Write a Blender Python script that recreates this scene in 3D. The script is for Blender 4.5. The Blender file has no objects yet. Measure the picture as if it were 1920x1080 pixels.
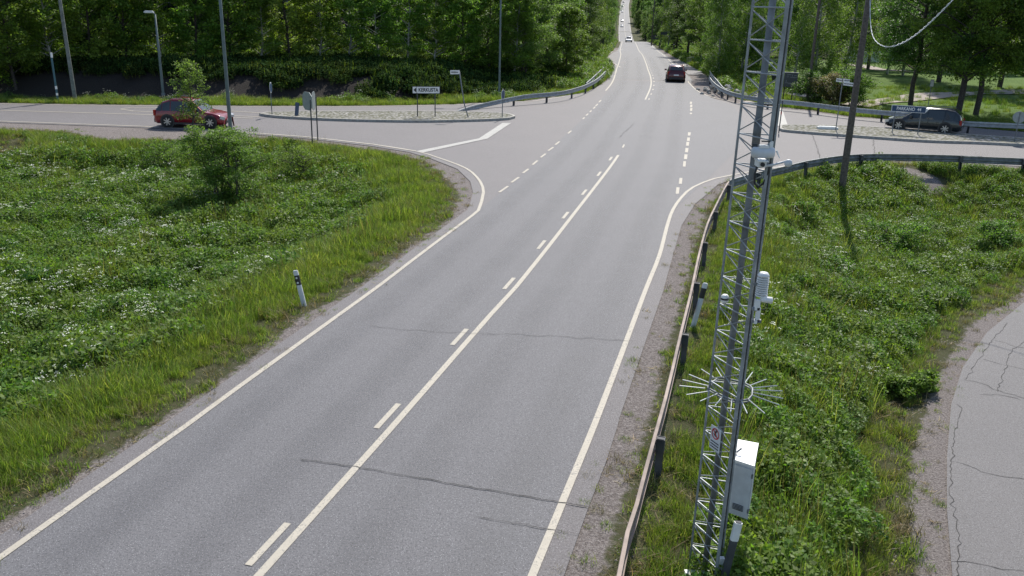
import bpy, math, random
import numpy as np
from mathutils import Vector, Matrix
from mathutils.geometry import tessellate_polygon
random.seed(7)
RS = np.random.RandomState(11)
S = bpy.context.scene
R = math.radians

# ------------------------------------------------------------------ camera
F, HC, CX, CY = 1634.0, 7.0, 960.0, 540.0      # focal length in photo pixels, camera height in metres
_dn = np.array([851 - CX, 5484 - CY, F]); _dn /= np.linalg.norm(_dn)
UP = -_dn
FY = np.array([0, 0, 1.0]) - UP * UP[2]; FY /= np.linalg.norm(FY)
FX = np.cross(FY, UP)
if FX[0] < 0: FX = -FX
cam = bpy.data.cameras.new('camera'); camo = bpy.data.objects.new('camera', cam)
S.collection.objects.link(camo); S.camera = camo
cam.sensor_width = 36; cam.lens = F / 1920 * 36; cam.clip_start = 0.1; cam.clip_end = 6000
def _w(v): return Vector((float(v @ FX), float(v @ FY), float(v @ UP)))
camo.matrix_world = Matrix.Translation((0, 0, HC)) @ Matrix((_w(np.array([1., 0, 0])), _w(np.array([0, -1., 0])), _w(np.array([0, 0, -1.])))).transposed().to_4x4()
def _ray(px, py):
    v = np.array([px - CX, py - CY, F]); return np.array([v @ FX, v @ FY, v @ UP])
def G(px, py, z=0.0):
    "survey point: where the sight line through a photo pixel meets height z"
    r = _ray(px, py); t = (z - HC) / r[2]; return Vector((r[0] * t, r[1] * t, z))
def AT(px, py, D):
    "survey point at horizontal distance D"
    r = _ray(px, py); t = D / math.hypot(r[0], r[1]); return Vector((r[0] * t, r[1] * t, HC + r[2] * t))

# ------------------------------------------------------------------ light
SUN_EL, SUN_AZ = 48.0, math.degrees(math.atan2((1465 - 960), 1721))
w = bpy.data.worlds.new('World'); S.world = w; w.use_nodes = True
nt = w.node_tree; bg = nt.nodes['Background']
sky = nt.nodes.new('ShaderNodeTexSky'); sky.sky_type = 'NISHITA'; sky.sun_disc = False
sky.sun_elevation = R(SUN_EL); sky.sun_rotation = R(SUN_AZ); sky.air_density = 1.0; sky.dust_density = 1.0
nt.links.new(sky.outputs[0], bg.inputs[0]); bg.inputs[1].default_value = 0.14
sl = bpy.data.lights.new('sun', 'SUN'); sl.energy = 4.6; sl.angle = R(0.5); sl.color = (1, 0.95, 0.86)
so = bpy.data.objects.new('sun', sl); S.collection.objects.link(so)
sd = Vector((math.sin(R(SUN_AZ)) * math.cos(R(SUN_EL)), math.cos(R(SUN_AZ)) * math.cos(R(SUN_EL)), math.sin(R(SUN_EL))))
so.rotation_euler = sd.to_track_quat('Z', 'Y').to_euler(); so.location = sd * 60
S.view_settings.view_transform = 'Standard'; S.view_settings.look = 'None'
S.view_settings.exposure = 0.2; S.view_settings.gamma = 1.0
S.cycles.max_bounces = 6; S.cycles.diffuse_bounces = 3; S.cycles.transmission_bounces = 3
S.cycles.transparent_max_bounces = 4; S.cycles.use_denoising = True

# ------------------------------------------------------------------ materials
def new_mat(name):
    m = bpy.data.materials.new(name); m.use_nodes = True
    n = m.node_tree.nodes; return m, n, m.node_tree.links, n['Principled BSDF']
def N(n, t, **k):
    x = n.new('ShaderNode' + t)
    for a, b in k.items():
        if a.startswith('i_'): x.inputs[int(a[2:])].default_value = b
        else: setattr(x, a, b)
    return x
def ramp(n, l, src, stops):
    r = n.new('ShaderNodeValToRGB'); e = r.color_ramp.elements
    while len(e) < len(stops): e.new(0.5)
    for q, (p, c) in zip(e, stops): q.position = p; q.color = (*c, 1) if len(c) == 3 else c
    l.new(src, r.inputs[0]); return r.outputs[0]
def mix(n, l, f, a, b, mode='MIX'):
    x = n.new('ShaderNodeMix'); x.data_type = 'RGBA'; x.blend_type = mode
    for s, i in ((f, 0), (a, 6), (b, 7)):
        if isinstance(s, (int, float)): x.inputs[i].default_value = s
        elif isinstance(s, tuple): x.inputs[i].default_value = (*s, 1)
        else: l.new(s, x.inputs[i])
    return x.outputs[2]
def noise(n, l, vec, scale, detail=4, rough=0.6):
    x = n.new('ShaderNodeTexNoise'); x.inputs['Scale'].default_value = scale; x.inputs['Detail'].default_value = detail
    x.inputs['Roughness'].default_value = rough
    if vec is not None: l.new(vec, x.inputs['Vector'])
    return x.outputs[0]
def simple(name, col, rough=0.5, metal=0.0, var=0.12, scale=6.0, spec=0.5, coat=0.0):
    m, n, l, b = new_mat(name)
    tc = n.new('ShaderNodeTexCoord'); f = noise(n, l, tc.outputs['Object'], scale, 5)
    c0 = tuple(max(0, c * (1 - var * 1.6)) for c in col); c1 = tuple(min(1, c * (1 + var)) for c in col)
    l.new(ramp(n, l, f, [(0.3, c0), (0.7, c1)]), b.inputs['Base Color'])
    b.inputs['Roughness'].default_value = rough; b.inputs['Metallic'].default_value = metal
    b.inputs['Specular IOR Level'].default_value = spec; b.inputs['Coat Weight'].default_value = coat
    return m
def asphalt(name, a, b_, sp, crack=0.0):
    m, n, l, b = new_mat(name)
    p = n.new('ShaderNodeNewGeometry').outputs['Position']
    big = noise(n, l, p, 0.35, 4); mid = noise(n, l, p, 3.0, 5, 0.7); fine = noise(n, l, p, 30.0, 4, 0.9)
    c = mix(n, l, ramp(n, l, big, [(0.3, (0.25,) * 3), (0.7, (0.75,) * 3)]), a, b_)
    c = mix(n, l, ramp(n, l, mid, [(0.35, (0.15,) * 3), (0.7, (0, 0, 0))]), c, tuple(x * 0.72 for x in a))
    c = mix(n, l, ramp(n, l, fine, [(0.38, (0.85,) * 3), (0.52, (0, 0, 0))]), c, tuple(x * 0.42 for x in a))
    v = n.new('ShaderNodeTexVoronoi'); v.inputs['Scale'].default_value = 42.0; l.new(p, v.inputs['Vector'])
    spk = ramp(n, l, v.outputs['Distance'], [(0.16, (1, 1, 1)), (0.32, (0, 0, 0))])
    sel = ramp(n, l, v.outputs['Color'], [(0.42, (0, 0, 0)), (0.58, (1, 1, 1))])
    f = mix(n, l, 1.0, spk, sel, 'MULTIPLY')
    c = mix(n, l, f, c, sp)
    l.new(c, b.inputs['Base Color']); b.inputs['Roughness'].default_value = 0.72
    b.inputs['Specular IOR Level'].default_value = 0.45
    bm_ = n.new('ShaderNodeBump'); bm_.inputs['Strength'].default_value = 0.5; bm_.inputs['Distance'].default_value = 0.02
    l.new(fine, bm_.inputs['Height']); l.new(bm_.outputs[0], b.inputs['Normal'])
    return m
def leafmat(name, a, b_, trans=0.35, patch=0.25, c3=None):
    m, n, l, b = new_mat(name)
    oi = n.new('ShaderNodeObjectInfo'); p = n.new('ShaderNodeNewGeometry').outputs['Position']
    isl = n.new('ShaderNodeNewGeometry').outputs['Random Per Island']
    f1 = noise(n, l, p, patch, 3)
    c = mix(n, l, ramp(n, l, f1, [(0.35, (0, 0, 0)), (0.65, (1, 1, 1))]), a, b_)
    if c3: c = mix(n, l, ramp(n, l, isl, [(0.75, (0, 0, 0)), (0.95, (0.8,) * 3)]), c, c3)
    hs = n.new('ShaderNodeHueSaturation')
    mr = n.new('ShaderNodeMapRange'); l.new(isl, mr.inputs[0]); mr.inputs[3].default_value = 0.5; mr.inputs[4].default_value = 1.6
    mh = n.new('ShaderNodeMapRange'); l.new(oi.outputs['Random'], mh.inputs[0]); mh.inputs[3].default_value = 0.478; mh.inputs[4].default_value = 0.515
    l.new(mh.outputs[0], hs.inputs['Hue']); l.new(mr.outputs[0], hs.inputs['Value']); l.new(c, hs.inputs['Color'])
    l.new(hs.outputs[0], b.inputs['Base Color']); b.inputs['Roughness'].default_value = 0.5 if trans > 0.3 else 0.9
    b.inputs['Specular IOR Level'].default_value = 0.25 if trans > 0.3 else 0.03
    t = n.new('ShaderNodeBsdfTranslucent'); tc = mix(n, l, 1.0, hs.outputs[0], (1.25, 1.35, 0.55), 'MULTIPLY'); l.new(tc, t.inputs[0])
    ms = n.new('ShaderNodeMixShader'); ms.inputs[0].default_value = trans
    l.new(b.outputs[0], ms.inputs[1]); l.new(t.outputs[0], ms.inputs[2]); l.new(ms.outputs[0], n['Material Output'].inputs[0])
    return m
M = {}
M['asphalt'] = asphalt('main_asphalt', (0.143, 0.141, 0.150), (0.171, 0.168, 0.177), (0.34, 0.335, 0.35))
M['asphalt2'] = asphalt('junction_asphalt', (0.160, 0.149, 0.153), (0.192, 0.177, 0.179), (0.34, 0.33, 0.34))
M['asphalt3'] = asphalt('path_asphalt', (0.145, 0.138, 0.140), (0.185, 0.175, 0.176), (0.3, 0.3, 0.31))
M['crack'] = simple('crack_dark', (0.05, 0.047, 0.046), 0.9, var=.5, scale=30)
def paintmat(name, col, worn, thr):
    m, n, l, b = new_mat(name); p = n.new('ShaderNodeNewGeometry').outputs['Position']
    f = noise(n, l, p, 26, 5, 0.85); g = noise(n, l, p, 2.2, 4)
    c = mix(n, l, ramp(n, l, g, [(0.3, (0, 0, 0)), (0.7, (1, 1, 1))]), tuple(x * 0.82 for x in col), col)
    sm_ = n.new('ShaderNodeMath'); sm_.operation = 'MULTIPLY_ADD'; l.new(g, sm_.inputs[0]); sm_.inputs[1].default_value = 0.35; l.new(f, sm_.inputs[2])
    c = mix(n, l, ramp(n, l, sm_.outputs[0], [(thr, (0, 0, 0)), (thr + 0.05, (0.75,) * 3)]), c, worn)
    l.new(c, b.inputs['Base Color']); b.inputs['Roughness'].default_value = 0.7; return m
M['paint'] = paintmat('road_paint', (0.50, 0.455, 0.375), (0.17, 0.165, 0.16), 0.725)
M['paintw'] = paintmat('road_paint_white', (0.47, 0.46, 0.43), (0.18, 0.175, 0.17), 0.70)
M['gravelstone'] = simple('gravel_stone', (0.27, 0.24, 0.225), 0.9, var=0.4, scale=3)
M['kerb'] = simple('kerb_stone', (0.40, 0.38, 0.34), 0.8, var=0.25, scale=8)
M['cobble'] = None
M['galv'] = simple('galvanised_steel', (0.36, 0.38, 0.39), 0.5, 0.3, var=0.2, scale=5)
M['postdark'] = simple('shaded_post_steel', (0.075, 0.078, 0.085), 0.7, 0.2, var=0.3, scale=4)  # steel colour darkened to stand in for the backlit, shaded side of posts
M['mastgrey'] = simple('mast_galvanising', (0.31, 0.33, 0.335), 0.6, 0.15, var=0.25, scale=6)
M['galvdull'] = simple('weathered_galvanised_steel', (0.21, 0.225, 0.235), 0.6, 0.3, var=0.3, scale=4)
M['rust'] = simple('rusty_rail_steel', (0.27, 0.215, 0.185), 0.7, 0.15, var=0.3, scale=2)
M['pole'] = simple('lamp_pole_grey', (0.15, 0.185, 0.185), 0.6, 0.1)
M['wood'] = simple('weathered_pole_wood', (0.13, 0.105, 0.09), 0.85, var=0.35, scale=14)
M['bark'] = simple('dark_bark', (0.07, 0.058, 0.05), 0.9, var=0.4, scale=9)
M['white'] = simple('white_enamel', (0.8, 0.8, 0.78), 0.4, var=0.05)
M['offwhite'] = simple('grey_white_plastic', (0.62, 0.64, 0.65), 0.45, var=0.08)
M['black'] = simple('black_paint', (0.025, 0.025, 0.028), 0.5)
M['darkgrey'] = simple('dark_grey_plastic', (0.06, 0.065, 0.07), 0.6)
M['signback'] = simple('sign_back_grey', (0.30, 0.34, 0.34), 0.5, 0.3)
M['blue'] = simple('sign_blue', (0.015, 0.055, 0.13), 0.45)
M['yellow'] = simple('sign_yellow', (0.75, 0.5, 0.05), 0.45)
M['red'] = simple('sign_red', (0.5, 0.03, 0.03), 0.45)
M['tyre'] = simple('tyre_rubber', (0.02, 0.02, 0.02), 0.8)
M['rim'] = simple('alloy_rim', (0.5, 0.51, 0.53), 0.3, 0.8)
M['carred'] = simple('red_car_paint', (0.21, 0.006, 0.012), 0.25, 0.1, var=0.04, coat=0.6)
M['carmaroon'] = simple('maroon_car_paint', (0.09, 0.012, 0.016), 0.25, 0.3, var=0.04, coat=0.6)
M['cardark'] = simple('charcoal_car_paint', (0.022, 0.028, 0.032), 0.25, 0.3, var=0.04, coat=0.6)
M['carwhite'] = simple('white_car_paint', (0.75, 0.76, 0.78), 0.25, 0.0, var=0.03, coat=0.6)
M['carsilver'] = simple('silver_car_paint', (0.45, 0.46, 0.48), 0.3, 0.6, var=0.03, coat=0.5)
M['glass'] = simple('car_glass', (0.015, 0.022, 0.025), 0.08, 0.0, var=0.1, spec=0.8)
M['lens'] = simple('clear_lamp_lens', (0.6, 0.62, 0.62), 0.12, 0.3)
M['taillens'] = simple('red_lamp_lens', (0.35, 0.01, 0.01), 0.2)
M['leaf'] = leafmat('broad_leaves', (0.100, 0.195, 0.034), (0.155, 0.250, 0.048), 0.5)
M['birchleaf'] = leafmat('birch_leaves', (0.110, 0.205, 0.046), (0.165, 0.255, 0.064), 0.52)
M['paleleaf'] = leafmat('pale_willow_leaves', (0.125, 0.220, 0.055), (0.185, 0.290, 0.075), 0.5)
M['darkleaf'] = leafmat('dark_leaves', (0.064, 0.130, 0.030), (0.100, 0.180, 0.040), 0.48)
M['youngleaf'] = leafmat('young_tree_leaves', (0.135, 0.240, 0.042), (0.210, 0.310, 0.062), 0.55)
M['shadeleaf'] = leafmat('shaded_bank_leaves', (0.022, 0.048, 0.014), (0.036, 0.070, 0.019), 0.15)  # leaf colour darkened to stand in for tree shade on the bank
M['needle'] = leafmat('spruce_needles', (0.018, 0.042, 0.018), (0.028, 0.058, 0.02), 0.12)
M['grass'] = leafmat('grass_blades', (0.125, 0.215, 0.032), (0.190, 0.270, 0.050), 0.5, 0.5, (0.26, 0.26, 0.10))
M['drygrass'] = leafmat('dry_grass_blades', (0.12, 0.125, 0.04), (0.20, 0.165, 0.08), 0.35, 0.6, (0.30, 0.22, 0.13))
M['forb'] = leafmat('meadow_leaves', (0.090, 0.172, 0.036), (0.145, 0.228, 0.046), 0.46, 0.45)
M['forb2'] = leafmat('lush_meadow_leaves', (0.100, 0.195, 0.030), (0.150, 0.245, 0.038), 0.46, 0.4)
M['umbel'] = simple('white_umbels', (0.62, 0.65, 0.52), 0.7)
M['birchbark'] = simple('birch_bark', (0.42, 0.41, 0.38), 0.8, var=0.5, scale=7)
def groundmat():
    m, n, l, b = new_mat('earth_and_turf')
    p = n.new('ShaderNodeNewGeometry').outputs['Position']
    at = n.new('ShaderNodeAttribute'); at.attribute_name = 'surface'; sep = n.new('ShaderNodeSeparateColor'); l.new(at.outputs['Color'], sep.inputs[0])
    big = noise(n, l, p, 0.5, 4); fine = noise(n, l, p, 22, 4, 0.8); f2 = noise(n, l, p, 60, 2, 0.8)
    grass = mix(n, l, ramp(n, l, big, [(0.35, (0, 0, 0)), (0.65, (1, 1, 1))]), (0.040, 0.060, 0.018), (0.070, 0.085, 0.030))
    grass = mix(n, l, ramp(n, l, fine, [(0.4, (0, 0, 0)), (0.6, (0.8,) * 3)]), grass, (0.10, 0.08, 0.05))
    grav = mix(n, l, ramp(n, l, fine, [(0.38, (0, 0, 0)), (0.62, (1, 1, 1))]), (0.13, 0.112, 0.105), (0.36, 0.325, 0.31))
    grav = mix(n, l, ramp(n, l, f2, [(0.45, (0, 0, 0)), (0.62, (0.6,) * 3)]), grav, (0.09, 0.07, 0.06))
    lawn = mix(n, l, ramp(n, l, big, [(0.35, (0, 0, 0)), (0.65, (1, 1, 1))]), (0.075, 0.135, 0.025), (0.11, 0.175, 0.035))
    jit = n.new('ShaderNodeMath'); jit.operation = 'MULTIPLY_ADD'; l.new(noise(n, l, p, 5, 4), jit.inputs[0]); jit.inputs[1].default_value = 0.7; jit.inputs[2].default_value = -0.35
    ad = n.new('ShaderNodeMath'); ad.operation = 'ADD'; l.new(sep.outputs[0], ad.inputs[0]); l.new(jit.outputs[0], ad.inputs[1])
    c = mix(n, l, ramp(n, l, ad.outputs[0], [(0.42, (0, 0, 0)), (0.58, (1, 1, 1))]), grass, grav)
    c = mix(n, l, sep.outputs[1], c, lawn)
    c = mix(n, l, sep.outputs[2], c, mix(n, l, ramp(n, l, fine, [(0.4, (0, 0, 0)), (0.6, (1, 1, 1))]), (0.016, 0.014, 0.013), (0.05, 0.043, 0.038)))  # dark rock and soil, with tree shade also put into the colour
    l.new(c, b.inputs['Base Color']); b.inputs['Roughness'].default_value = 0.95; b.inputs['Specular IOR Level'].default_value = 0.2
    bp = n.new('ShaderNodeBump'); bp.inputs['Strength'].default_value = 0.9; bp.inputs['Distance'].default_value = 0.05
    l.new(fine, bp.inputs['Height']); l.new(bp.outputs[0], b.inputs['Normal'])
    return m
M['ground'] = groundmat()
def cobblemat():
    m, n, l, b = new_mat('weedy_cobbles')
    p = n.new('ShaderNodeNewGeometry').outputs['Position']
    v = n.new('ShaderNodeTexVoronoi'); v.inputs['Scale'].default_value = 5.5; l.new(p, v.inputs['Vector'])
    c = ramp(n, l, v.outputs['Color'], [(0.2, (0.17, 0.165, 0.15)), (0.8, (0.36, 0.345, 0.32))])
    c = mix(n, l, ramp(n, l, v.outputs['Distance'], [(0.42, (0, 0, 0)), (0.62, (1, 1, 1))]), c, (0.10, 0.10, 0.055))
    l.new(c, b.inputs['Base Color']); b.inputs['Roughness'].default_value = 0.9
    bp = n.new('ShaderNodeBump'); bp.invert = True; bp.inputs['Distance'].default_value = 0.06; l.new(v.outputs['Distance'], bp.inputs['Height']); l.new(bp.outputs[0], b.inputs['Normal'])
    return m
M['cobble'] = cobblemat()

# ------------------------------------------------------------------ object helpers
def link(name, me, mats, parent=None, smooth=False):
    o = bpy.data.objects.new(name, me); S.collection.objects.link(o)
    for m in (mats if isinstance(mats, (list, tuple)) else [mats]): me.materials.append(M[m] if isinstance(m, str) else m)
    if parent: o.parent = parent
    if smooth: me.polygons.foreach_set('use_smooth', [True] * len(me.polygons))
    return o
def tag(o, label=None, cat=None, group=None, kind=None):
    if label: o['label'] = label
    if cat: o['category'] = cat
    if group: o['group'] = group
    if kind: o['kind'] = kind
    return o
def empty(name, loc, rz=0, label=None, cat=None, group=None):
    o = bpy.data.objects.new(name, None); S.collection.objects.link(o); o.location = loc; o.rotation_euler = (0, 0, rz)
    o.empty_display_size = 0.3; return tag(o, label, cat, group)
class MB:
    def __init__(s): s.v = []; s.f = []
    def add(s, v, f):
        k = len(s.v); s.v += [tuple(x) for x in v]; s.f += [tuple(i + k for i in q) for q in f]; return s
    def box(s, c, d, rz=0, ry=0, rx=0):
        m = Matrix.Rotation(rz, 3, 'Z') @ Matrix.Rotation(ry, 3, 'Y') @ Matrix.Rotation(rx, 3, 'X'); c = Vector(c)
        v = [c + m @ Vector((x * d[0] / 2, y * d[1] / 2, z * d[2] / 2)) for z in (-1, 1) for y in (-1, 1) for x in (-1, 1)]
        return s.add(v, [(0, 2, 3, 1), (4, 5, 7, 6), (0, 1, 5, 4), (2, 6, 7, 3), (0, 4, 6, 2), (1, 3, 7, 5)])
    def tube(s, pts, r, n=8, cap=True):
        pts = [Vector(p) for p in pts]; rr = r if isinstance(r, (list, tuple)) else [r] * len(pts); V = []
        for i, p in enumerate(pts):
            d = (pts[min(i + 1, len(pts) - 1)] - pts[max(i - 1, 0)]).normalized()
            a = d.cross(Vector((0, 0, 1)) if abs(d.z) < 0.95 else Vector((1, 0, 0))).normalized(); b = d.cross(a)
            V += [p + (a * math.cos(t) + b * math.sin(t)) * rr[i] for t in (2 * math.pi * k / n for k in range(n))]
        Fc = [(i * n + k, i * n + (k + 1) % n, (i + 1) * n + (k + 1) % n, (i + 1) * n + k) for i in range(len(pts) - 1) for k in range(n)]
        if cap: Fc += [tuple(range(n)), tuple(reversed(range((len(pts) - 1) * n, len(pts) * n)))]
        return s.add(V, Fc)
    def lathe(s, prof, n=16, at=(0, 0, 0), axis='Z'):
        V = []
        for r_, z_ in prof:
            for k in range(n):
                t = 2 * math.pi * k / n; x, y = r_ * math.cos(t), r_ * math.sin(t)
                V.append((at[0] + x, at[1] + y, at[2] + z_) if axis == 'Z' else (at[0] + x, at[1] + z_, at[2] + y))
        Fc = [(i * n + k, i * n + (k + 1) % n, (i + 1) * n + (k + 1) % n, (i + 1) * n + k) for i in range(len(prof) - 1) for k in range(n)]
        Fc += [tuple(range(n)), tuple(reversed(range((len(prof) - 1) * n, len(prof) * n)))]
        return s.add(V, Fc)
    def poly(s, pts, z0, z1):
        "prism over a flat outline (x, y)"
        n = len(pts); V = [(p[0], p[1], z0) for p in pts] + [(p[0], p[1], z1) for p in pts]
        T = tessellate_polygon([[Vector((p[0], p[1], 0)) for p in pts]])
        return s.add(V, [tuple(i + n for i in t) for t in T] + [tuple(reversed(t)) for t in T] + [(i, (i + 1) % n, (i + 1) % n + n, i + n) for i in range(n)])
    def build(s, name, mat, parent=None, smooth=False):
        me = bpy.data.meshes.new(name); me.from_pydata(s.v, [], s.f)
        import bmesh
        b = bmesh.new(); b.from_mesh(me); bmesh.ops.recalc_face_normals(b, faces=b.faces); b.to_mesh(me); b.free()
        return link(name, me, mat, parent, smooth)
def copy_tree(o, parent=None):
    c = o.copy(); S.collection.objects.link(c)
    if parent: c.parent = parent
    for ch in list(o.children): copy_tree(ch, c)
    return c
def text_mesh(body, size, parent, mat, loc, rot=(R(90), 0, 0), ext=0.004, name='lettering', off=0.0, sx=1.0):
    cu = bpy.data.curves.new('t', 'FONT'); cu.body = body; cu.size = size; cu.extrude = ext; cu.offset = off
    cu.align_x = 'CENTER'; cu.align_y = 'CENTER'
    to = bpy.data.objects.new('t', cu); S.collection.objects.link(to)
    me = bpy.data.meshes.new_from_object(to.evaluated_get(bpy.context.evaluated_depsgraph_get())); bpy.data.objects.remove(to)
    me.materials.clear(); o = link(name, me, mat, parent); o.location = loc; o.rotation_euler = rot; o.scale = (sx, 1, 1); return o

# ------------------------------------------------------------------ terrain profile and road geometry
ZP = [(-200, 0), (90, 0), (106, -0.3), (120, -0.6), (150, -1.2), (177, -1.75), (260, -3.6), (300, -5.6), (400, -11.5), (480, -12), (560, -10.2), (650, -6), (800, 0.4), (900, 6.5), (1100, 16), (1600, 36), (3000, 60)]
zpx = np.array([a for a, b in ZP], float); zpz = np.array([b for a, b in ZP], float)
def zroad(y): return np.interp(y, zpx, zpz)
ctr = [G(485.6, 1080), G(720, 818.8), G(920, 590.6), G(967.5, 538.8), G(1071, 407.8), G(1159.4, 291.1), G(1185, 238), G(1210, 187), G(1221, 155)]
CTR = [(-11.7, -22.0), (-7.4, -6.4)] + [(p.x, p.y) for p in ctr]
far_c = [(106, 1222.5), (119, 1219), (150, 1211), (177, 1203), (265, 1194), (400, 1183), (560, 1175), (650, 1173), (800, 1171.5), (900, 1172), (1100, 1176)]
for D, px in far_c:
    az = math.atan2((px - 960) * 1.0 + 0.0, 1721) ; p = AT(px, 6, D); CTR.append((p.x, p.y))
def resample(P, step):
    P = np.array(P, float); out = [P[0]]
    # Catmull-Rom through the survey points
    for i in range(len(P) - 1):
        p0 = P[max(i - 1, 0)]; p1 = P[i]; p2 = P[i + 1]; p3 = P[min(i + 2, len(P) - 1)]
        n = max(1, int(np.linalg.norm(p2 - p1) / step))
        for k in range(1, n + 1):
            t = k / n
            out.append(0.5 * ((2 * p1) + (-p0 + p2) * t + (2 * p0 - 5 * p1 + 4 * p2 - p3) * t * t + (-p0 + 3 * p1 - 3 * p2 + p3) * t ** 3))
    return np.array(out)
CL = resample(CTR, 1.5)
def offset(P, d):
    P = np.array(P, float); T = np.gradient(P, axis=0); T /= np.linalg.norm(T, axis=1)[:, None] + 1e-9
    return P + np.stack([T[:, 1], -T[:, 0]], 1) * d          # +d is to the right of travel
def strip(name, P, w0, z, mat, mb=None, zf=None):
    "ribbon of width w0 about polyline P"
    A = offset(P, -w0 / 2); B = offset(P, w0 / 2); own = mb is None; mb = mb or MB(); n = len(P)
    zz = (lambda q: float(zroad(q[1])) + z) if zf is None else zf
    V = [(a[0], a[1], zz(a)) for a in A] + [(b[0], b[1], zz(b)) for b in B]
    mb.add(V, [(i, i + n, i + n + 1, i + 1) for i in range(n - 1)])
    return mb
def gp(lst, z=0.0): return [(G(a, b, z).x, G(a, b, z).y) for a, b in lst]

# edge lines from the photograph's survey
LEFT_LINE = [(-14.9, -20.4), (-10.6, -5.0)] + gp([(0, 1046.4), (173, 923), (347.5, 800), (440, 731.9), (573, 636), (705.8, 540), (760, 498.6), (828, 447), (897, 394.9), (903, 378), (906.5, 361), (900, 340), (874, 316), (822, 296), (779, 283.5), (700, 271), (580, 257.5), (480, 250), (275, 237.5), (0, 227.5)])
p0, p1 = LEFT_LINE[-2], LEFT_LINE[-1]; LEFT_LINE.append((p1[0] + (p1[0] - p0[0]) * 4, p1[1] + (p1[1] - p0[1]) * 4))
RIGHT_LINE = [(-8.2, -22.0), (-3.9, -6.0)] + gp([(998, 1080), (1055, 941), (1113.4, 800), (1166, 662), (1212, 540), (1236, 480), (1252, 420), (1262, 393), (1278, 370), (1300, 351), (1340, 335), (1380, 327), (1450, 315), (1510, 306), (1587, 299.5), (1680, 298.5), (1765, 301), (1915, 309)])
p0, p1 = RIGHT_LINE[-2], RIGHT_LINE[-1]; RIGHT_LINE.append((p1[0] + (p1[0] - p0[0]) * 8, p1[1] + (p1[1] - p0[1]) * 8))
FARL = gp([(0, 195), (160, 197.5), (320, 199), (480, 200), (700, 200), (782, 198.5), (857, 197), (920, 193.5), (999, 190), (1060, 181)])
FARL = [(FARL[0][0] - 60, FARL[0][1] + 4)] + FARL
i90 = int(np.argmax(CL[:, 1] > 88))
far_left_edge = offset(CL, -4.0)[i90:]; far_right_edge = offset(CL, 4.0)[i90:]
A_left = list(map(tuple, offset(LEFT_LINE, -0.4))); A_right = [(-7.6, -22.1), (-3.45, -6.1)] + gp([(1057, 1080), (1105.6, 945), (1135, 870), (1157.5, 800), (1161.5, 784), (1203, 662), (1243, 548), (1263, 474), (1278, 422.6), (1303.7, 382), (1322, 367), (1346, 346), (1366, 339)]) + [tuple(p) for p in offset(RIGHT_LINE, 0.45)[12:] if p[0] > 9.2]
farR = gp([(1920, 249), (1800, 238), (1660, 224), (1589, 220), (1513, 208), (1466, 204), (1397, 196), (1342, 186), (1310, 174), (1296, 160)])
farR = [(farR[0][0] + 60, farR[0][1] - 8)] + farR
FL2 = [tuple(p) for p in offset(FARL, -0.35)]
A_poly = A_left + FL2 + gp([(1100, 172), (1125, 160), (1142, 148), (1155, 138)]) + [tuple(far_left_edge[0]), tuple(far_right_edge[0])] + farR[::-1] + A_right[::-1]
mb = MB(); T = tessellate_polygon([[Vector((p[0], p[1], 0)) for p in A_poly]])
mb.add([(p[0], p[1], 0) for p in A_poly], T); tag(mb.build('junction_road', 'asphalt2'), kind='structure')
# the through carriageway: a newer, greyer mat laid over the junction
n90 = i90 + 1
La = gp([(0, 1046.4), (347.5, 800), (440, 731.9), (705.8, 540), (760, 498.6), (897, 394.9), (960, 345), (1041, 272), (1095, 222), (1124, 190), (1140, 172), (1157, 150)])
main_l = [(-15.2, -20.2), (-10.9, -4.9)] + [tuple(p) for p in offset(La, -0.02)] + [tuple(p) for p in offset(CL, -3.95)[i90:]]
Ra = gp([(998, 1080), (1055, 941), (1113.4, 800), (1166, 662), (1212, 540), (1236, 480), (1262, 393), (1330, 330), (1385, 275), (1395, 230), (1375, 200), (1342, 187), (1310, 173), (1292, 156)])
main_r = [(-8.0, -22.1), (-3.7, -6.1)] + [tuple(p) for p in offset(Ra, 0.05)] + [tuple(p) for p in offset(CL, 3.95)[i90:]]
def zip_strip(a, b, n):
    def par(P, m):
        P = np.array(P, float); s = np.r_[0, np.cumsum(np.linalg.norm(np.diff(P, axis=0), axis=1))]; u = np.linspace(0, 1, m) ** 1.8 * s[-1]
        return np.stack([np.interp(u, s, P[:, 0]), np.interp(u, s, P[:, 1])], 1)
    return par(a, n), par(b, n)
near_poly = main_l[:len(La) + 2] + main_r[:len(Ra) + 2][::-1]
mb = MB(); T = tessellate_polygon([[Vector((p[0], p[1], 0)) for p in near_poly]])
mb.add([(p[0], p[1], 0.004) for p in near_poly], T)
fl = offset(CL, -3.95)[i90 - 2:]; fr = offset(CL, 3.95)[i90 - 2:]; n = len(fl)
mb.add([(p[0], p[1], zroad(p[1]) + 0.008) for p in fl] + [(p[0], p[1], zroad(p[1]) + 0.008) for p in fr], [(i, i + n, i + n + 1, i + 1) for i in range(n - 1)])
tag(mb.build('main_road', 'asphalt'), kind='structure')
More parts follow.
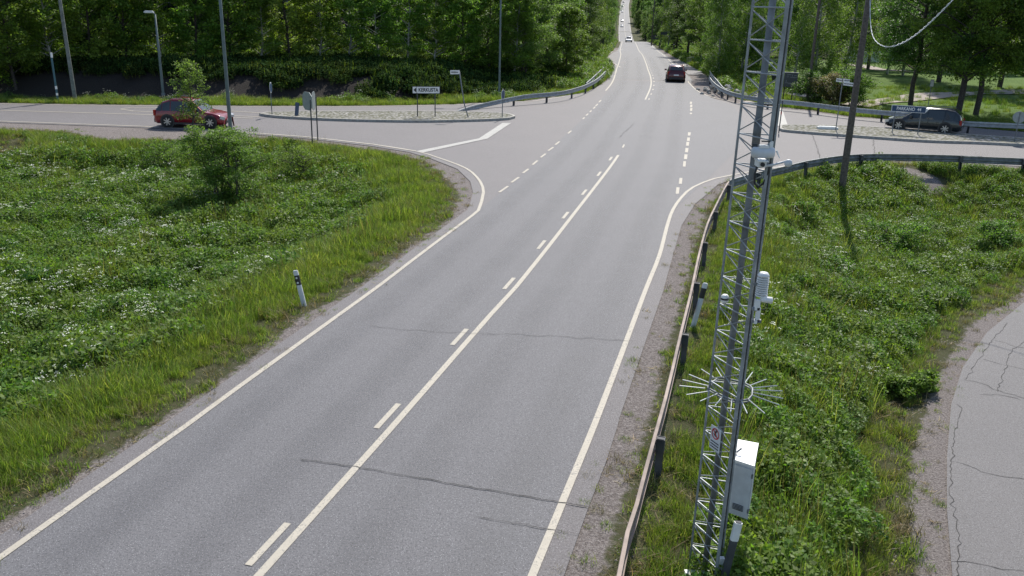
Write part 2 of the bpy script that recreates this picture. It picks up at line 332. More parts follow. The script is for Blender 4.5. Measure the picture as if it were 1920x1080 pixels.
# tyre-polished wheel tracks, a thin film over the mat with soft sides
def trackmat():
    m, n, l, b = new_mat('tyre_polished_asphalt'); p = n.new('ShaderNodeNewGeometry').outputs['Position']
    at = n.new('ShaderNodeAttribute'); at.attribute_name = 'soft'
    f = noise(n, l, p, 0.8, 4); g = noise(n, l, p, 34, 3, 0.9)
    c = ramp(n, l, g, [(0.35, (0.045, 0.046, 0.052)), (0.55, (0.13, 0.131, 0.140)), (0.7, (0.33, 0.33, 0.35))])
    l.new(c, b.inputs['Base Color']); b.inputs['Roughness'].default_value = 0.55
    mu = n.new('ShaderNodeMath'); mu.operation = 'MULTIPLY'; l.new(at.outputs['Fac'], mu.inputs[0]); l.new(ramp(n, l, f, [(0.3, (0.05,) * 3), (0.7, (0.15,) * 3)]), mu.inputs[1])
    l.new(mu.outputs[0], b.inputs['Alpha']); return m
M['track'] = trackmat()
mb = MB(); soft = []; ktr = int(np.argmax(CL[:, 1] > 140))
for off in (-2.55, -1.0, 1.0, 2.5):
    n = ktr; cols = [offset(CL[:n], off + q) for q in (-0.45, -0.18, 0.18, 0.45)]
    mb.add([(p[0], p[1], zroad(p[1]) + 0.0105) for c_ in cols for p in c_], [(k * n + i, (k + 1) * n + i, (k + 1) * n + i + 1, k * n + i + 1) for k in range(3) for i in range(n - 1)]); soft += [0] * n + [1] * n + [1] * n + [0] * n
o = mb.build('wheel_tracks', 'track'); a_ = o.data.attributes.new('soft', 'FLOAT', 'POINT'); a_.data.foreach_set('value', soft); tag(o, kind='structure')
# lay-by on the far left and side turning on the far right
mb = MB()
def onroad(lst, z):
    out = []
    for px, py in lst:
        p = G(px, py, 0)
        for _ in range(8): p = G(px, py, float(zroad(p.y)))
        out.append((p.x, p.y, float(zroad(p.y)) + z))
    return out
q = onroad([(1137, 109), (1150, 98), (1169, 91), (1175, 110), (1172, 128), (1166, 134), (1152, 118)], 0.004)
mb.add(q, tessellate_polygon([[Vector((a[0], a[1], 0)) for a in q]]))
q = onroad([(1262, 113), (1290, 110), (1340, 108), (1345, 118), (1312, 124), (1318, 140), (1290, 140)], 0.004)
mb.add(q, tessellate_polygon([[Vector((a[0], a[1], 0)) for a in q]]))
q = onroad([(1160, 45.5), (1148, 44.5), (1148, 46.5), (1160, 48.5)], 0.03)
tag(mb.build('lay_by', 'asphalt2'), kind='structure')

# painted markings
mk = MB(); ZM = 0.013
def mline(P, w_=0.13, z=ZM): strip('', P, w_ * 0.86, z, None, mk)
mline(resample(LEFT_LINE, 0.8)); mline(resample(RIGHT_LINE, 0.8)); mline(FARL, 0.17); mline(LEFT_LINE[-7:], 0.19, ZM + 0.003)
i0 = 0; j = int(np.argmin(np.abs(CL[:, 1] - G(1159.4, 291).y)))
mline(CL[:j + 1], 0.14)
k0 = int(np.argmin(np.abs(CL[:, 1] - G(1210, 187).y))); mline(CL[k0:], 0.14)
el = offset(CL, -3.55); er = offset(CL, 3.55)
kL = int(np.argmin(np.abs(CL[:, 1] - 74))); mline(el[kL:], 0.14); kR = int(np.argmin(np.abs(CL[:, 1] - 110))); mline(er[kR:], 0.14)
mline(gp([(1285, 143), (1292, 156), (1301, 165), (1310, 172), (1325, 179), (1342, 184), (1370, 190), (1397, 194), (1450, 201)]), 0.13)
mline([a[:2] for a in onroad([(1163, 126), (1150, 118), (1138, 110), (1139, 104), (1148, 97), (1168, 92)], 0)], 0.15)
mline([a[:2] for a in onroad([(1285, 127), (1270, 121), (1266, 117), (1272, 114), (1290, 112)], 0)], 0.15)
def dash(a, b, w_=0.13): mline(np.array([a, b]), w_)
cs = np.r_[0, np.cumsum(np.linalg.norm(np.diff(CL, axis=0), axis=1))]
def along(s, off):
    OF = offset(CL, off); return (np.interp(s, cs, OF[:, 0]), np.interp(s, cs, OF[:, 1]))
sb = [float(np.interp(G(a, b).y, CL[:, 1], cs)) for a, b in ((468.7, 1067), (1147, 301.5))]
st = (sb[1] - sb[0]) / 8
for k in range(-7, 9): dash(along(sb[0] + k * st, -0.24), along(sb[0] + k * st + 1.0, -0.24), 0.12)
dash(along(sb[1] + st, 0), along(sb[1] + st + 1, 0), 0.1)
for k in range(0, 26): s_ = cs[k0] + k * 4.0; dash(along(s_, 0.26), along(s_ + 1.0, 0.26), 0.12)
for a, b, c, d in ((936, 361, 952.5, 349.5), (959, 342.5, 973, 332.6), (980.5, 324.8, 991, 317), (998.6, 309.3, 1007.7, 301.5), (1014, 295.5, 1023, 288.5), (1028, 282.8, 1037.5, 276.3), (1041.4, 271.7, 1049, 265.7), (1065, 250.5, 1071, 245.5), (1093, 223.5, 1096, 220.5), (1099, 217, 1102.5, 213.5), (1106, 210.5, 1109, 207.5), (1112.5, 204, 1116, 200.5), (1117, 199, 1121, 195), (1123, 192, 1127, 188)):
    dash(*gp([(a, b), (c, d)]), 0.12)
for x, y, hh in ((1295.5, 193, 2), (1296, 199, 2.4), (1296, 205.5, 2.6), (1295.5, 213, 1.2), (1292.3, 251.5, 3), (1290.8, 261.5, 3.2), (1289.3, 270, 3.6), (1287.6, 282, 4), (1285.7, 294.4, 4.5), (1283.3, 307.8, 5), (1276.2, 339.6, 5.5), (1270.5, 357.8, 6)):
    dash(*gp([(x - 0.12 * hh, y + hh), (x + 0.12 * hh, y - hh)]), 0.14 if y > 300 else 0.17)
mline(gp([(0, 207), (145, 211.3), (287, 215.5), (475, 222)]), 0.18)
mline(gp([(487, 212), (400, 206.5), (290, 202), (245, 202), (226, 205), (250, 208.5), (290, 210.5), (487, 219.5)]), 0.17)
tag(mk.build('road_markings', 'paint'), kind='structure')
mb = MB()
for quad in ([(942, 231), (958.5, 231), (914, 260.5), (898, 260)], [(898, 260), (914, 260.5), (794, 286.5), (780, 284)], [(1461, 203.7), (1466, 203), (1477.5, 237), (1458, 236.5)]):
    mb.add([(x, y, ZM + 0.004) for x, y in gp(quad)], [(0, 1, 2, 3)])
tag(mb.build('give_way_marking', 'paintw'), kind='structure')
# cracks in the asphalt
def crackline(mb_, pts, w0, z, jit):
    P = resample(pts, 0.12); P = P + RS.normal(0, jit, P.shape); n = len(P); ww = w0 * (0.5 + RS.rand(n)); ww[0] = ww[-1] = 0.002
    A = offset(P, -1); B = offset(P, 1); D_ = (B - A) / 2
    L_ = P - D_ * ww[:, None] / 2; R_ = P + D_ * ww[:, None] / 2
    mb_.add([(*a, z) for a in L_] + [(*b, z) for b in R_], [(i, i + n, i + n + 1, i + 1) for i in range(n - 1)])
mb = MB()
crackline(mb, gp([(560, 861), (600, 867), (667, 877), (880, 914), (1060, 945), (1105, 953)]), 0.015, 0.019, 0.012)
crackline(mb, gp([(895, 971), (1000, 989), (1040, 996), (1090, 1003)]), 0.010, 0.019, 0.012)
crackline(mb, gp([(690, 611), (740, 617), (820, 624), (900, 626), (1040, 631), (1130, 637), (1190, 640)]), 0.010, 0.019, 0.03)
for x in (1380, 1700):
    pass
crackline(mb, gp([(1161, 258), (1180, 240), (1188, 232)]), 0.018, 0.019, 0.03)
crackline(mb, gp([(1540, 303), (1527, 262), (1521, 250)]), 0.02, 0.009, 0.03)
crackline(mb, gp([(1640, 292), (1638, 262)]), 0.02, 0.009, 0.03)
tag(mb.build('road_cracks', 'crack'), kind='structure')
# asphalt edge crack along the right-hand verge
# ------------------------------------------------------------------ ground sheet
P_left = [(-16.2, -20), (-11.9, -4.6)] + gp([(0, 978), (111, 909), (220, 838), (280, 800), (440, 694), (570, 589), (665, 543), (760, 465), (838, 413), (864, 364), (845, 340), (799, 304), (750, 288), (640, 273), (576, 265), (450, 259), (300, 261), (230, 263), (180, 262), (130, 246), (0, 243)])
P_left.append((P_left[-1][0] - 60, P_left[-1][1] + 3))
P_right = [(-6.2, -22.6), (-2.4, -6.4)] + gp([(1125, 1080), (1165, 950), (1207, 820), (1255, 640), (1278, 560), (1305, 450), (1330, 385), (1362, 347), (1450, 322), (1540, 311), (1640, 304), (1765, 308), (1920, 319)])
P_right.append((P_right[-1][0] + 60, P_right[-1][1] - 8))
PF_l = [tuple(p) for p in offset(FARL, -0.7)] + gp([(1035, 184.5), (1100, 173), (1125, 159), (1140, 146), (1149, 128)]) + [a[:2] for a in onroad([(1134, 110), (1146, 95)], 0)]
k140 = int(np.argmax(CL[:, 1] > 165)); PF_l += [tuple(p) for p in offset(CL, -5.0)[k140::6]]
PF_r = [tuple(p) for p in offset(CL, 5.0)[k140::6]]
fR2 = gp([(1920, 247), (1800, 236), (1660, 222), (1589, 217), (1513, 205), (1466, 200), (1420, 193), (1380, 184), (1350, 170), (1335, 150), (1322, 138)]); fR2 = [(fR2[0][0] + 60, fR2[0][1] - 8)] + fR2
P_all = P_left + PF_l + PF_r[::-1] + fR2[::-1] + P_right[::-1]
PATHZ = -1.5
path_l = gp([(1800, 1250), (1785, 1080), (1775, 960), (1775, 860), (1783, 760), (1805, 690), (1850, 625), (1920, 568), (2060, 490), (2300, 420)], PATHZ)
path_l = [(path_l[0][0] - 1, path_l[0][1] - 14)] + path_l
path_r = [tuple(p) for p in offset(path_l, 3.6)]
PATH = path_l + path_r[::-1]
path_gl = gp([(1735, 1250), (1722, 1080), (1705, 930), (1715, 830), (1745, 740), (1775, 680), (1820, 610), (1920, 543), (2060, 470), (2300, 405)], PATHZ)
path_gl = [(path_gl[0][0] - 1, path_gl[0][1] - 14)] + path_gl
PATHG = path_gl + [tuple(p) for p in offset(path_l, 4.6)][::-1]
def sdist(X, Y, P):
    "signed distance, negative inside"
    P = np.array(P, float); d = np.full(X.shape, 1e9); ins = np.zeros(X.shape, bool); n = len(P)
    for i in range(n):
        a = P[i]; b = P[(i + 1) % n]; e = b - a; L2 = e @ e + 1e-9
        t = np.clip(((X - a[0]) * e[0] + (Y - a[1]) * e[1]) / L2, 0, 1)
        d = np.minimum(d, np.hypot(X - a[0] - t * e[0], Y - a[1] - t * e[1]))
        c = ((a[1] > Y) != (b[1] > Y)); dy = b[1] - a[1] if abs(b[1] - a[1]) > 1e-9 else 1e-9
        ins ^= c & (X < (b[0] - a[0]) * (Y - a[1]) / dy + a[0])
    return np.where(ins, -d, d)
def sm(x, a, b): t = np.clip((x - a) / (b - a), 0, 1); return t * t * (3 - 2 * t)
_xt = np.arange(-2, 400)
def ctrx(Y): return np.interp(Y, CL[:, 1], CL[:, 0])
_h = [(RS.uniform(-1, 1, 2) * f, RS.uniform(0, 6.28), a) for f, a in ((0.35, .07), (0.6, .05), (0.9, .05), (1.5, .03), (2.2, .025), (0.15, .12))]
def bumps(X, Y): return sum(a * np.sin(X * k[0] + Y * k[1] + ph) for k, ph, a in _h)
def height(X, Y):
    d = sdist(X, Y, P_all); dp = sdist(X, Y, PATHG); zr = zroad(Y)
    leftside = X < ctrx(Y)
    z = zr.copy()
    far = Y > 52
    nl = leftside & ~far; nr = ~leftside & ~far
    z = np.where(nl, -1.15 * sm(d, 0.1, 5.5), z)
    zz = -1.5 * sm(d, 0.5, 6.0); k = sm(dp, 0, 2.2)
    z = np.where(nr, zz * k + PATHZ * (1 - k), z)
    # wooded bank behind the side road on the left, and along the far road
    bank = -0.25 * sm(d, 0.3, 1.5) + 1.7 * sm(d, 3.8, 8.0) + 2.5 * sm(d, 12, 45)
    bl = bank * sm(Y, 52, 58) * (1 - sm(Y, 300, 800) * 0.5)
    bl2 = -0.2 * sm(d, 0.3, 1.2) + 2.0 * sm(d, 3, 18)
    fl_ = sm(X - (ctrx(Y) - 17), -4, 4)
    z = np.where(far & leftside, zr + bl * (1 - fl_) + bl2 * fl_, z)
    br = -0.25 * sm(d, 0.2, 1.4) + 1.2 * sm(d, 25, 70) + 0.25 * sm(d, 2, 5)
    z = np.where(far & ~leftside, zr + br, z)
    z = z + bumps(X, Y) * sm(d, 0.6, 3.0) * sm(dp, 0.3, 2.0)
    z = z - np.where(Y > 84, 0.06, 0.022) * (d < 0.35)
    side = np.where(leftside, d, d)
    z = z + np.where(Y > 300, 8.0 * sm(d, 10, 200), 0)
    return z, d, dp
def hz(x, y): a, _, _ = height(np.array([float(x)]), np.array([float(y)])); return float(a[0])
def axis(segs):
    out = []
    for a, b, s in segs: out += list(np.arange(a, b, s))
    return np.array(out + [segs[-1][1]])
gx = axis([(-1500, -300, 120), (-300, -80, 20), (-80, -34, 2), (-34, 36, 0.35), (36, 150, 2), (150, 320, 20), (320, 1500, 120)])
gy = axis([(-80, -20, 10), (-20, 6, 1.5), (6, 66, 0.35), (66, 130, 1.0), (130, 300, 4), (300, 1200, 15), (1200, 3000, 150)])
GX, GY = np.meshgrid(gx, gy); Z, DD, DP = height(GX.ravel(), GY.ravel())
nx, ny = len(gx), len(gy)
V = np.stack([GX.ravel(), GY.ravel(), Z], 1)
ii = (np.arange(ny - 1)[:, None] * nx + np.arange(nx - 1)[None]).ravel()
Fq = np.stack([ii, ii + 1, ii + nx + 1, ii + nx], 1)
def fastmesh(name, V, Fq):
    me = bpy.data.meshes.new(name); k = Fq.shape[1]; me.vertices.add(len(V)); me.vertices.foreach_set('co', V.astype(np.float32).ravel())
    me.loops.add(Fq.size); me.loops.foreach_set('vertex_index', Fq.astype(np.int32).ravel())
    me.polygons.add(len(Fq)); me.polygons.foreach_set('loop_start', np.arange(0, Fq.size, k, dtype=np.int32))
    me.update(calc_edges=True); return me
me = fastmesh('ground', V, Fq)
# R gravel, G mown lawn, B bare rock
lawn_c = G(1720, 168)
XX, YY = GX.ravel(), GY.ravel()
grav = np.clip(0.5 - DD / 0.7, 0, 1) * np.clip((200 - YY) / 20, 0, 1); grav = np.maximum(grav, np.clip(0.5 - DP / 0.7, 0, 1))
dirt = [(1728, 354, 1.1), (1700, 345, 0.7), (1230, 1010, .0)]
for a, b, r_ in dirt:
    if r_ > 0:
        c = G(a, b, -0.7); grav = np.maximum(grav, np.clip(1.2 - np.hypot((XX - c.x), (YY - c.y) * 0.8) / r_, 0, 1))
c = AT(1290, 1000, 9.6); grav = np.maximum(grav, 0.62 * np.exp(-((XX - c.x) ** 2 + (YY - c.y) ** 2) / 0.8))
lw = sm(DD, 4, 7) * (XX > ctrx(YY)) * (YY > 55) * (YY < 140)
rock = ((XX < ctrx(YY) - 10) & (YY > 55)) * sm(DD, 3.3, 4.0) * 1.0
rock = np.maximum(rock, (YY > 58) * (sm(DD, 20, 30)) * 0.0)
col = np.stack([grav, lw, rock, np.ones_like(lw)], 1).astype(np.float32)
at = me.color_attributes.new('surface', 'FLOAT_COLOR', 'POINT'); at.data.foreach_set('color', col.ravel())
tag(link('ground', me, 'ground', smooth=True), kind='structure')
# minor path
mb = MB(); T = tessellate_polygon([[Vector((p[0], p[1], 0)) for p in PATH]]); mb.add([(p[0], p[1], PATHZ + 0.03) for p in PATH], T)
tag(mb.build('footpath', 'asphalt3'), kind='structure')
mb = MB(); zc = PATHZ + 0.036
for pts in ([(1779, 862), (1800, 867), (1830, 878), (1868, 892), (1935, 899)], [(1782, 1052), (1830, 1057), (1880, 1068), (1935, 1068)], [(1862, 638), (1885, 642), (1905, 650), (1935, 654)], [(1838, 672), (1880, 683), (1935, 695)], [(1805, 712), (1840, 718), (1872, 733), (1900, 740), (1935, 752)],
            [(1790, 755), (1803, 770), (1792, 800), (1788, 840), (1785, 864), (1782, 920), (1790, 960), (1798, 1010), (1793, 1080)], [(1872, 735), (1885, 690), (1895, 660), (1920, 640)], [(1808, 712), (1836, 672), (1862, 636), (1890, 605)], [(1838, 740), (1858, 740), (1890, 742), (1915, 750)]):
    crackline(mb, gp(pts, zc), 0.012, zc, 0.02)
tag(mb.build('footpath_cracks', 'crack'), kind='structure')
# park paths on the right, beyond the rail
mb = MB()
for pts, w_ in (([(1420, 196), (1447, 175), (1470, 160), (1500, 176), (1560, 185)], 2.2), ([(1600, 199), (1660, 188), (1720, 181), (1800, 177), (1960, 172)], 2.4), ([(1600, 110), (1660, 122), (1740, 128), (1800, 130)], 2.5), ([(1440, 140), (1465, 162)], 3.0)):
    P = resample(gp(pts), 2.0); A = offset(P, -w_ / 2); B = offset(P, w_ / 2); n = len(P)
    mb.add([(a[0], a[1], hz(*a) + 0.07) for a in A] + [(b[0], b[1], hz(*b) + 0.07) for b in B], [(i, i + n, i + n + 1, i + 1) for i in range(n - 1)])
tag(mb.build('park_path', simple('path_gravel', (0.36, 0.31, 0.28), 0.9, scale=3)), kind='structure')

# traffic islands: cobbled tops with a kerb of their own
def island(outl):
    P = resample(gp(outl) + gp(outl[:1]), 0.5)[:-1]
    A = np.array(P); c = A.mean(0)
    area = 0.5 * np.sum(A[:, 0] * np.roll(A[:, 1], -1) - A[:, 1] * np.roll(A[:, 0], -1))
    inn = offset(np.vstack([A, A[:1]]), -0.16 if area > 0 else 0.16)[:-1]
    root = empty('traffic_island', (0, 0, 0)); n = len(A)
    k = MB(); k.add([(*p, -0.02) for p in A] + [(*p, 0.15) for p in A] + [(*p, 0.15) for p in inn] + [(*p, 0.0) for p in inn],
                    [(a + i, a + (i + 1) % n, a + n + (i + 1) % n, a + n + i) for a in (0, n, 2 * n) for i in range(n)])
    k.build('kerb', 'kerb', root)
    T_ = tessellate_polygon([[Vector((p[0], p[1], 0)) for p in inn]])
    t = MB(); t.add([(*p, 0.135) for p in inn], T_); t.build('cobbles', 'cobble', root)
    root['kind'] = 'structure'; return root
isl1 = [(486, 217), (500, 214), (560, 212.5), (640, 212), (760, 212), (880, 213), (935, 215), (958, 218), (966, 222), (955, 225), (900, 228), (800, 230), (700, 229), (600, 226), (520, 221.5)]
isl2 = [(1461, 242), (1466, 238), (1520, 238), (1574, 239), (1640, 242), (1734, 248), (1820, 256), (1920, 263), (2050, 271), (2080, 276), (2040, 281), (1920, 275), (1840, 271), (1737, 267.5), (1640, 261), (1581, 256.5), (1520, 252), (1466, 247)]
island(isl1); island(isl2)
# ------------------------------------------------------------------ vegetation: leaf and blade meshes
def leaves(c, u, v, ln, wd, fold=0.25):
    "diamond leaves: centre c, along u, across v"
    n = len(c); nn = np.cross(u, v); nn /= np.linalg.norm(nn, axis=1)[:, None] + 1e-9
    a = c - u * ln[:, None] / 2; b = c + u * ln[:, None] / 2
    l = c - v * wd[:, None] / 2 - nn * (wd * fold)[:, None]; r = c + v * wd[:, None] / 2 - nn * (wd * fold)[:, None]
    V = np.stack([a, r, b, l], 1).reshape(-1, 3); k = np.arange(n)[:, None] * 4
    return V, np.concatenate([k + [0, 1, 2, 3]], 0)
def unit(a): return a / (np.linalg.norm(a, axis=1)[:, None] + 1e-9)
def randleaf(c, ln, wd, droop=0.0, rs=RS, flat=0.55):
    n = len(c); az = rs.uniform(0, 6.283, n); el = rs.normal(-0.2 - droop, 0.5, n)
    u = np.stack([np.cos(az) * np.cos(el), np.sin(az) * np.cos(el), np.sin(el)], 1)
    up_ = np.stack([rs.normal(0, flat, n), rs.normal(0, flat, n), np.ones(n)], 1)
    v = unit(np.cross(up_, u)); return leaves(c, u, v, ln * rs.uniform(0.7, 1.3, n), wd * rs.uniform(0.7, 1.3, n))
def blades(c, h, wd, lean, rs=RS, curl=0.5):
    "grass blades of three segments"
    n = len(c); az = rs.uniform(0, 6.283, n); d = np.stack([np.cos(az), np.sin(az), np.zeros(n)], 1); s = np.stack([-np.sin(az), np.cos(az), np.zeros(n)], 1)
    ln = lean * rs.uniform(0.2, 1.4, n); V = []
    for t, w_ in ((0, 1), (0.45, 0.85), (0.8, 0.55), (1, 0.12)):
        off = d * (ln * h * t ** 1.8)[:, None]; z = h * t * (1 - curl * 0.35 * t * ln)
        p = c + off; p = p.copy(); p[:, 2] += z; V += [p - s * (wd * w_ / 2)[:, None], p + s * (wd * w_ / 2)[:, None]]
    V = np.stack(V, 1).reshape(-1, 3); k = np.arange(n)[:, None] * 8
    return V, np.concatenate([k + q for q in ([0, 1, 3, 2], [2, 3, 5, 4], [4, 5, 7, 6])], 0)
def meshparts(name, parts, smooth=False):
    "parts: list of (V, F, materialname)"
    VV = np.concatenate([p[0] for p in parts]); o = 0; FF = []; mi = []
    mats = []
    for v, f, m in parts:
        if m not in mats: mats.append(m)
        FF.append(f + o); mi += [mats.index(m)] * len(f); o += len(v)
    me = fastmesh(name, VV, np.concatenate(FF)); me.polygons.foreach_set('material_index', np.array(mi, dtype=np.int32))
    for m in mats: me.materials.append(M[m])
    return me
def disc(rs, n, r): t = rs.uniform(0, 6.283, n); q = r * np.sqrt(rs.rand(n)); return np.stack([q * np.cos(t), q * np.sin(t), np.zeros(n)], 1)
def tuft(name, seed, n, r, h, wd, lean, mat, seeds=0):
    rs = np.random.RandomState(seed); c = disc(rs, n, r); V_, F_ = blades(c, h * rs.uniform(0.5, 1.2, n), wd * rs.uniform(0.7, 1.3, n), lean, rs)
    P = [(V_, F_, mat)]
    if seeds:
        c = disc(rs, seeds, r); V_, F_ = blades(c, h * rs.uniform(1.2, 1.6, seeds), np.full(seeds, 0.006), 0.25, rs); P.append((V_, F_, 'drygrass'))
    return meshparts(name, P)
def forb(name, seed, n, r, h, ls, mat, umb=0, uh=1.25):
    rs = np.random.RandomState(seed); c = disc(rs, n, r); q = np.hypot(c[:, 0], c[:, 1]) / r
    c[:, 2] = h * (1 - 0.55 * q ** 2) * rs.uniform(0.25, 1.05, n) ** 0.6
    V_, F_ = randleaf(c, ls, ls * 0.55, 0.1, rs, 0.4); P = [(V_, F_, mat)]
    c = disc(rs, 14, r * 0.8); V_, F_ = blades(c, h * rs.uniform(0.8, 1.1, 14), np.full(14, 0.012), 0.3, rs); P.append((V_, F_, 'grass'))
    if umb:
        c = disc(rs, umb, r * 0.95); hh = h * uh * rs.uniform(0.75, 1.15, umb)
        V_, F_ = blades(c, hh, np.full(umb, 0.012), 0.05, rs); P.append((V_, F_, 'forb'))
        cc = []; 
        for i in range(umb):
            k = rs.randint(4, 9); d_ = disc(rs, k, 0.06); d_[:, 2] = rs.normal(0, 0.008, k); cc.append(c[i] + [0, 0, hh[i]] + d_)
        cc = np.concatenate(cc); n2 = len(cc); az = rs.uniform(0, 6.28, n2); u = np.stack([np.cos(az), np.sin(az), rs.normal(0, .2, n2)], 1); v = np.stack([-np.sin(az), np.cos(az), rs.normal(0, .2, n2)], 1)
        V_, F_ = leaves(cc, u, v, np.full(n2, 0.030), np.full(n2, 0.028), 0.05); P.append((V_, F_, 'umbel'))
    return meshparts(name, P)
PROTO = {
    'tall': [tuft('tall_grass_tuft', 90 + k, 34, 0.26, 0.62, 0.009, 0.45, 'grass', 14) for k in range(3)],
    'grass': [tuft('grass_tuft', 20 + k, 90, 0.24, 0.34, 0.010, 0.6, 'grass', 4) for k in range(4)],
    'short': [tuft('short_grass_tuft', 30 + k, 60, 0.2, 0.15, 0.010, 0.7, 'grass') for k in range(3)],
    'dry': [tuft('dry_grass_tuft', 40 + k, 36, 0.2, 0.20, 0.009, 1.1, 'drygrass') for k in range(3)],
    'forb': [forb('meadow_plant', 50 + k, 230, 0.38, 0.60, 0.092, 'forb') for k in range(4)],
    'lush': [forb('lush_meadow_plant', 60 + k, 210, 0.36, 0.5, 0.088, 'forb2') for k in range(3)],
    'cow': [forb('cow_parsley', 70 + k, 150, 0.36, 0.64, 0.08, 'forb', 7, 1.12) for k in range(4)],
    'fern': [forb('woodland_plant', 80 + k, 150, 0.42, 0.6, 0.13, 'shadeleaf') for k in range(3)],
    'litter': [meshparts('litter', [blades(disc(RS, 26, 0.25), RS.uniform(.03, .12, 26), np.full(26, .02), 3.0) + ('drygrass',)]) for _ in range(2)],
}
def gn_scatter(name, protos, pts, rot, scl, idx, kind='stuff', label=None):
    "one stuff object: points that draw copies of small plant meshes"
    col = bpy.data.collections.new(name + '_sources')
    for i, me in enumerate(protos):
        o = bpy.data.objects.new('%s_%02d' % (name, i), me); col.objects.link(o)
    me = bpy.data.meshes.new(name); me.vertices.add(len(pts)); me.vertices.foreach_set('co', np.asarray(pts, np.float32).ravel())
    a = me.attributes.new('rot', 'FLOAT_VECTOR', 'POINT'); a.data.foreach_set('vector', np.asarray(rot, np.float32).ravel())
    a = me.attributes.new('scl', 'FLOAT_VECTOR', 'POINT'); a.data.foreach_set('vector', np.asarray(scl, np.float32).ravel())
    a = me.attributes.new('idx', 'INT', 'POINT'); a.data.foreach_set('value', np.asarray(idx, np.int32))
    o = bpy.data.objects.new(name, me); S.collection.objects.link(o)
    g = bpy.data.node_groups.new(name, 'GeometryNodeTree'); g.interface.new_socket('Geometry', in_out='INPUT', socket_type='NodeSocketGeometry'); g.interface.new_socket('Geometry', in_out='OUTPUT', socket_type='NodeSocketGeometry')
    a = g.nodes.new('NodeGroupInput'); b = g.nodes.new('NodeGroupOutput'); ip = g.nodes.new('GeometryNodeInstanceOnPoints'); ci = g.nodes.new('GeometryNodeCollectionInfo')
    ci.inputs['Collection'].default_value = col; ci.inputs['Separate Children'].default_value = True; ci.inputs['Reset Children'].default_value = True
    m2p = g.nodes.new('GeometryNodeMeshToPoints'); g.links.new(a.outputs[0], m2p.inputs[0])
    def na(nm, ty): x = g.nodes.new('GeometryNodeInputNamedAttribute'); x.data_type = ty; x.inputs[0].default_value = nm; return x.outputs[0]
    g.links.new(m2p.outputs[0], ip.inputs['Points']); g.links.new(ci.outputs[0], ip.inputs['Instance']); ip.inputs['Pick Instance'].default_value = True
    g.links.new(na('idx', 'INT'), ip.inputs['Instance Index']); g.links.new(na('rot', 'FLOAT_VECTOR'), ip.inputs['Rotation']); g.links.new(na('scl', 'FLOAT_VECTOR'), ip.inputs['Scale'])
    g.links.new(ip.outputs[0], b.inputs[0]); md = o.modifiers.new('scatter', 'NODES'); md.node_group = g
    return tag(o, label, None, None, kind)
def inframe(x, y, z, m=90):
    p = np.stack([x, y, z - HC], 1); cx_ = p @ np.array([FX[0], FY[0], UP[0]]); cy_ = p @ np.array([FX[1], FY[1], UP[1]]); cz_ = p @ np.array([FX[2], FY[2], UP[2]])
    px = CX + F * cx_ / np.maximum(cz_, .1); py = CY + F * cy_ / np.maximum(cz_, .1)
    return (cz_ > 1) & (px > -m * 2) & (px < 1920 + m * 2) & (py > -m) & (py < 1080 + m * 2), px, py
def fbm(x, y, f, seed=0):
    rs = np.random.RandomState(900 + seed); s = 0
    for k in range(6):
        a = rs.uniform(0, 6.28); q = f * (1 + 0.6 * k) * rs.uniform(0.8, 1.2); s = s + np.sin((x * math.cos(a) + y * math.sin(a)) * q + rs.uniform(0, 6.28)) / (1 + 0.5 * k)
    return s / 2.2
GI, GJ = gx, gy; ZG = Z.reshape(ny, nx); DG = DD.reshape(ny, nx); PG = DP.reshape(ny, nx)
def bil(A, x, y):
    i = np.clip(np.searchsorted(GI, x) - 1, 0, nx - 2); j = np.clip(np.searchsorted(GJ, y) - 1, 0, ny - 2)
    tx = (x - GI[i]) / (GI[i + 1] - GI[i]); ty = (y - GJ[j]) / (GJ[j + 1] - GJ[j])
    return A[j, i] * (1 - tx) * (1 - ty) + A[j, i + 1] * tx * (1 - ty) + A[j + 1, i] * (1 - tx) * ty + A[j + 1, i + 1] * tx * ty
def field(nm, keys, n, box, dens, seed, smin=0.75, smax=1.3, label=None, tilt=0.12, inner=-0.25):
    rs = np.random.RandomState(seed); x = rs.uniform(box[0], box[1], n); y = rs.uniform(box[2], box[3], n)
    z = bil(ZG, x, y); d = bil(DG, x, y); dp = bil(PG, x, y); ok, px, py = inframe(x, y, z)
    pr, sc = dens(x, y, d, dp, px, py); sc = sc * (1 + 0.28 * fbm(x, y, 1.1, 40)); ok &= (rs.rand(n) < pr) & (np.minimum(d, dp) > inner)
    x, y, z, sc = x[ok], y[ok], z[ok], (sc[ok] if hasattr(sc, '__len__') else np.full(ok.sum(), sc)); n = len(x)
    protos = sum([PROTO[k] for k in keys], []); s = sc * rs.uniform(smin, smax, n)
    rot = np.stack([rs.normal(0, tilt, n), rs.normal(0, tilt, n), rs.uniform(0, 6.283, n)], 1)
    gn_scatter(nm, protos, np.stack([x, y, z - 0.015], 1), rot, np.stack([s, s, s * rs.uniform(0.8, 1.15, n)], 1), rs.randint(0, len(protos), n), label=label)
    return n
def isL(x, y): return (x < ctrx(y))
bare = [G(1725, 352, -0.7), G(1700, 345, -0.7)]
def nobare(x, y):
    k = np.ones_like(x)
    for c in bare: k = k * (np.hypot(x - c.x, (y - c.y) * 0.8) > 1.0 + 0.3 * fbm(x, y, 3, 7))
    return k
hideous = G(60, 300, -1.0)                       # the mown patch at the far left of the meadow
def mown(px, py): return (px < 55) & (py > 255) & (py < 305)
NEARB = (-34, 32, 6, 53)
rr = lambda px, py: sm(px + 0.25 * (py - 400), 1430, 1560)      # lusher plants towards the footpath side of the right slope
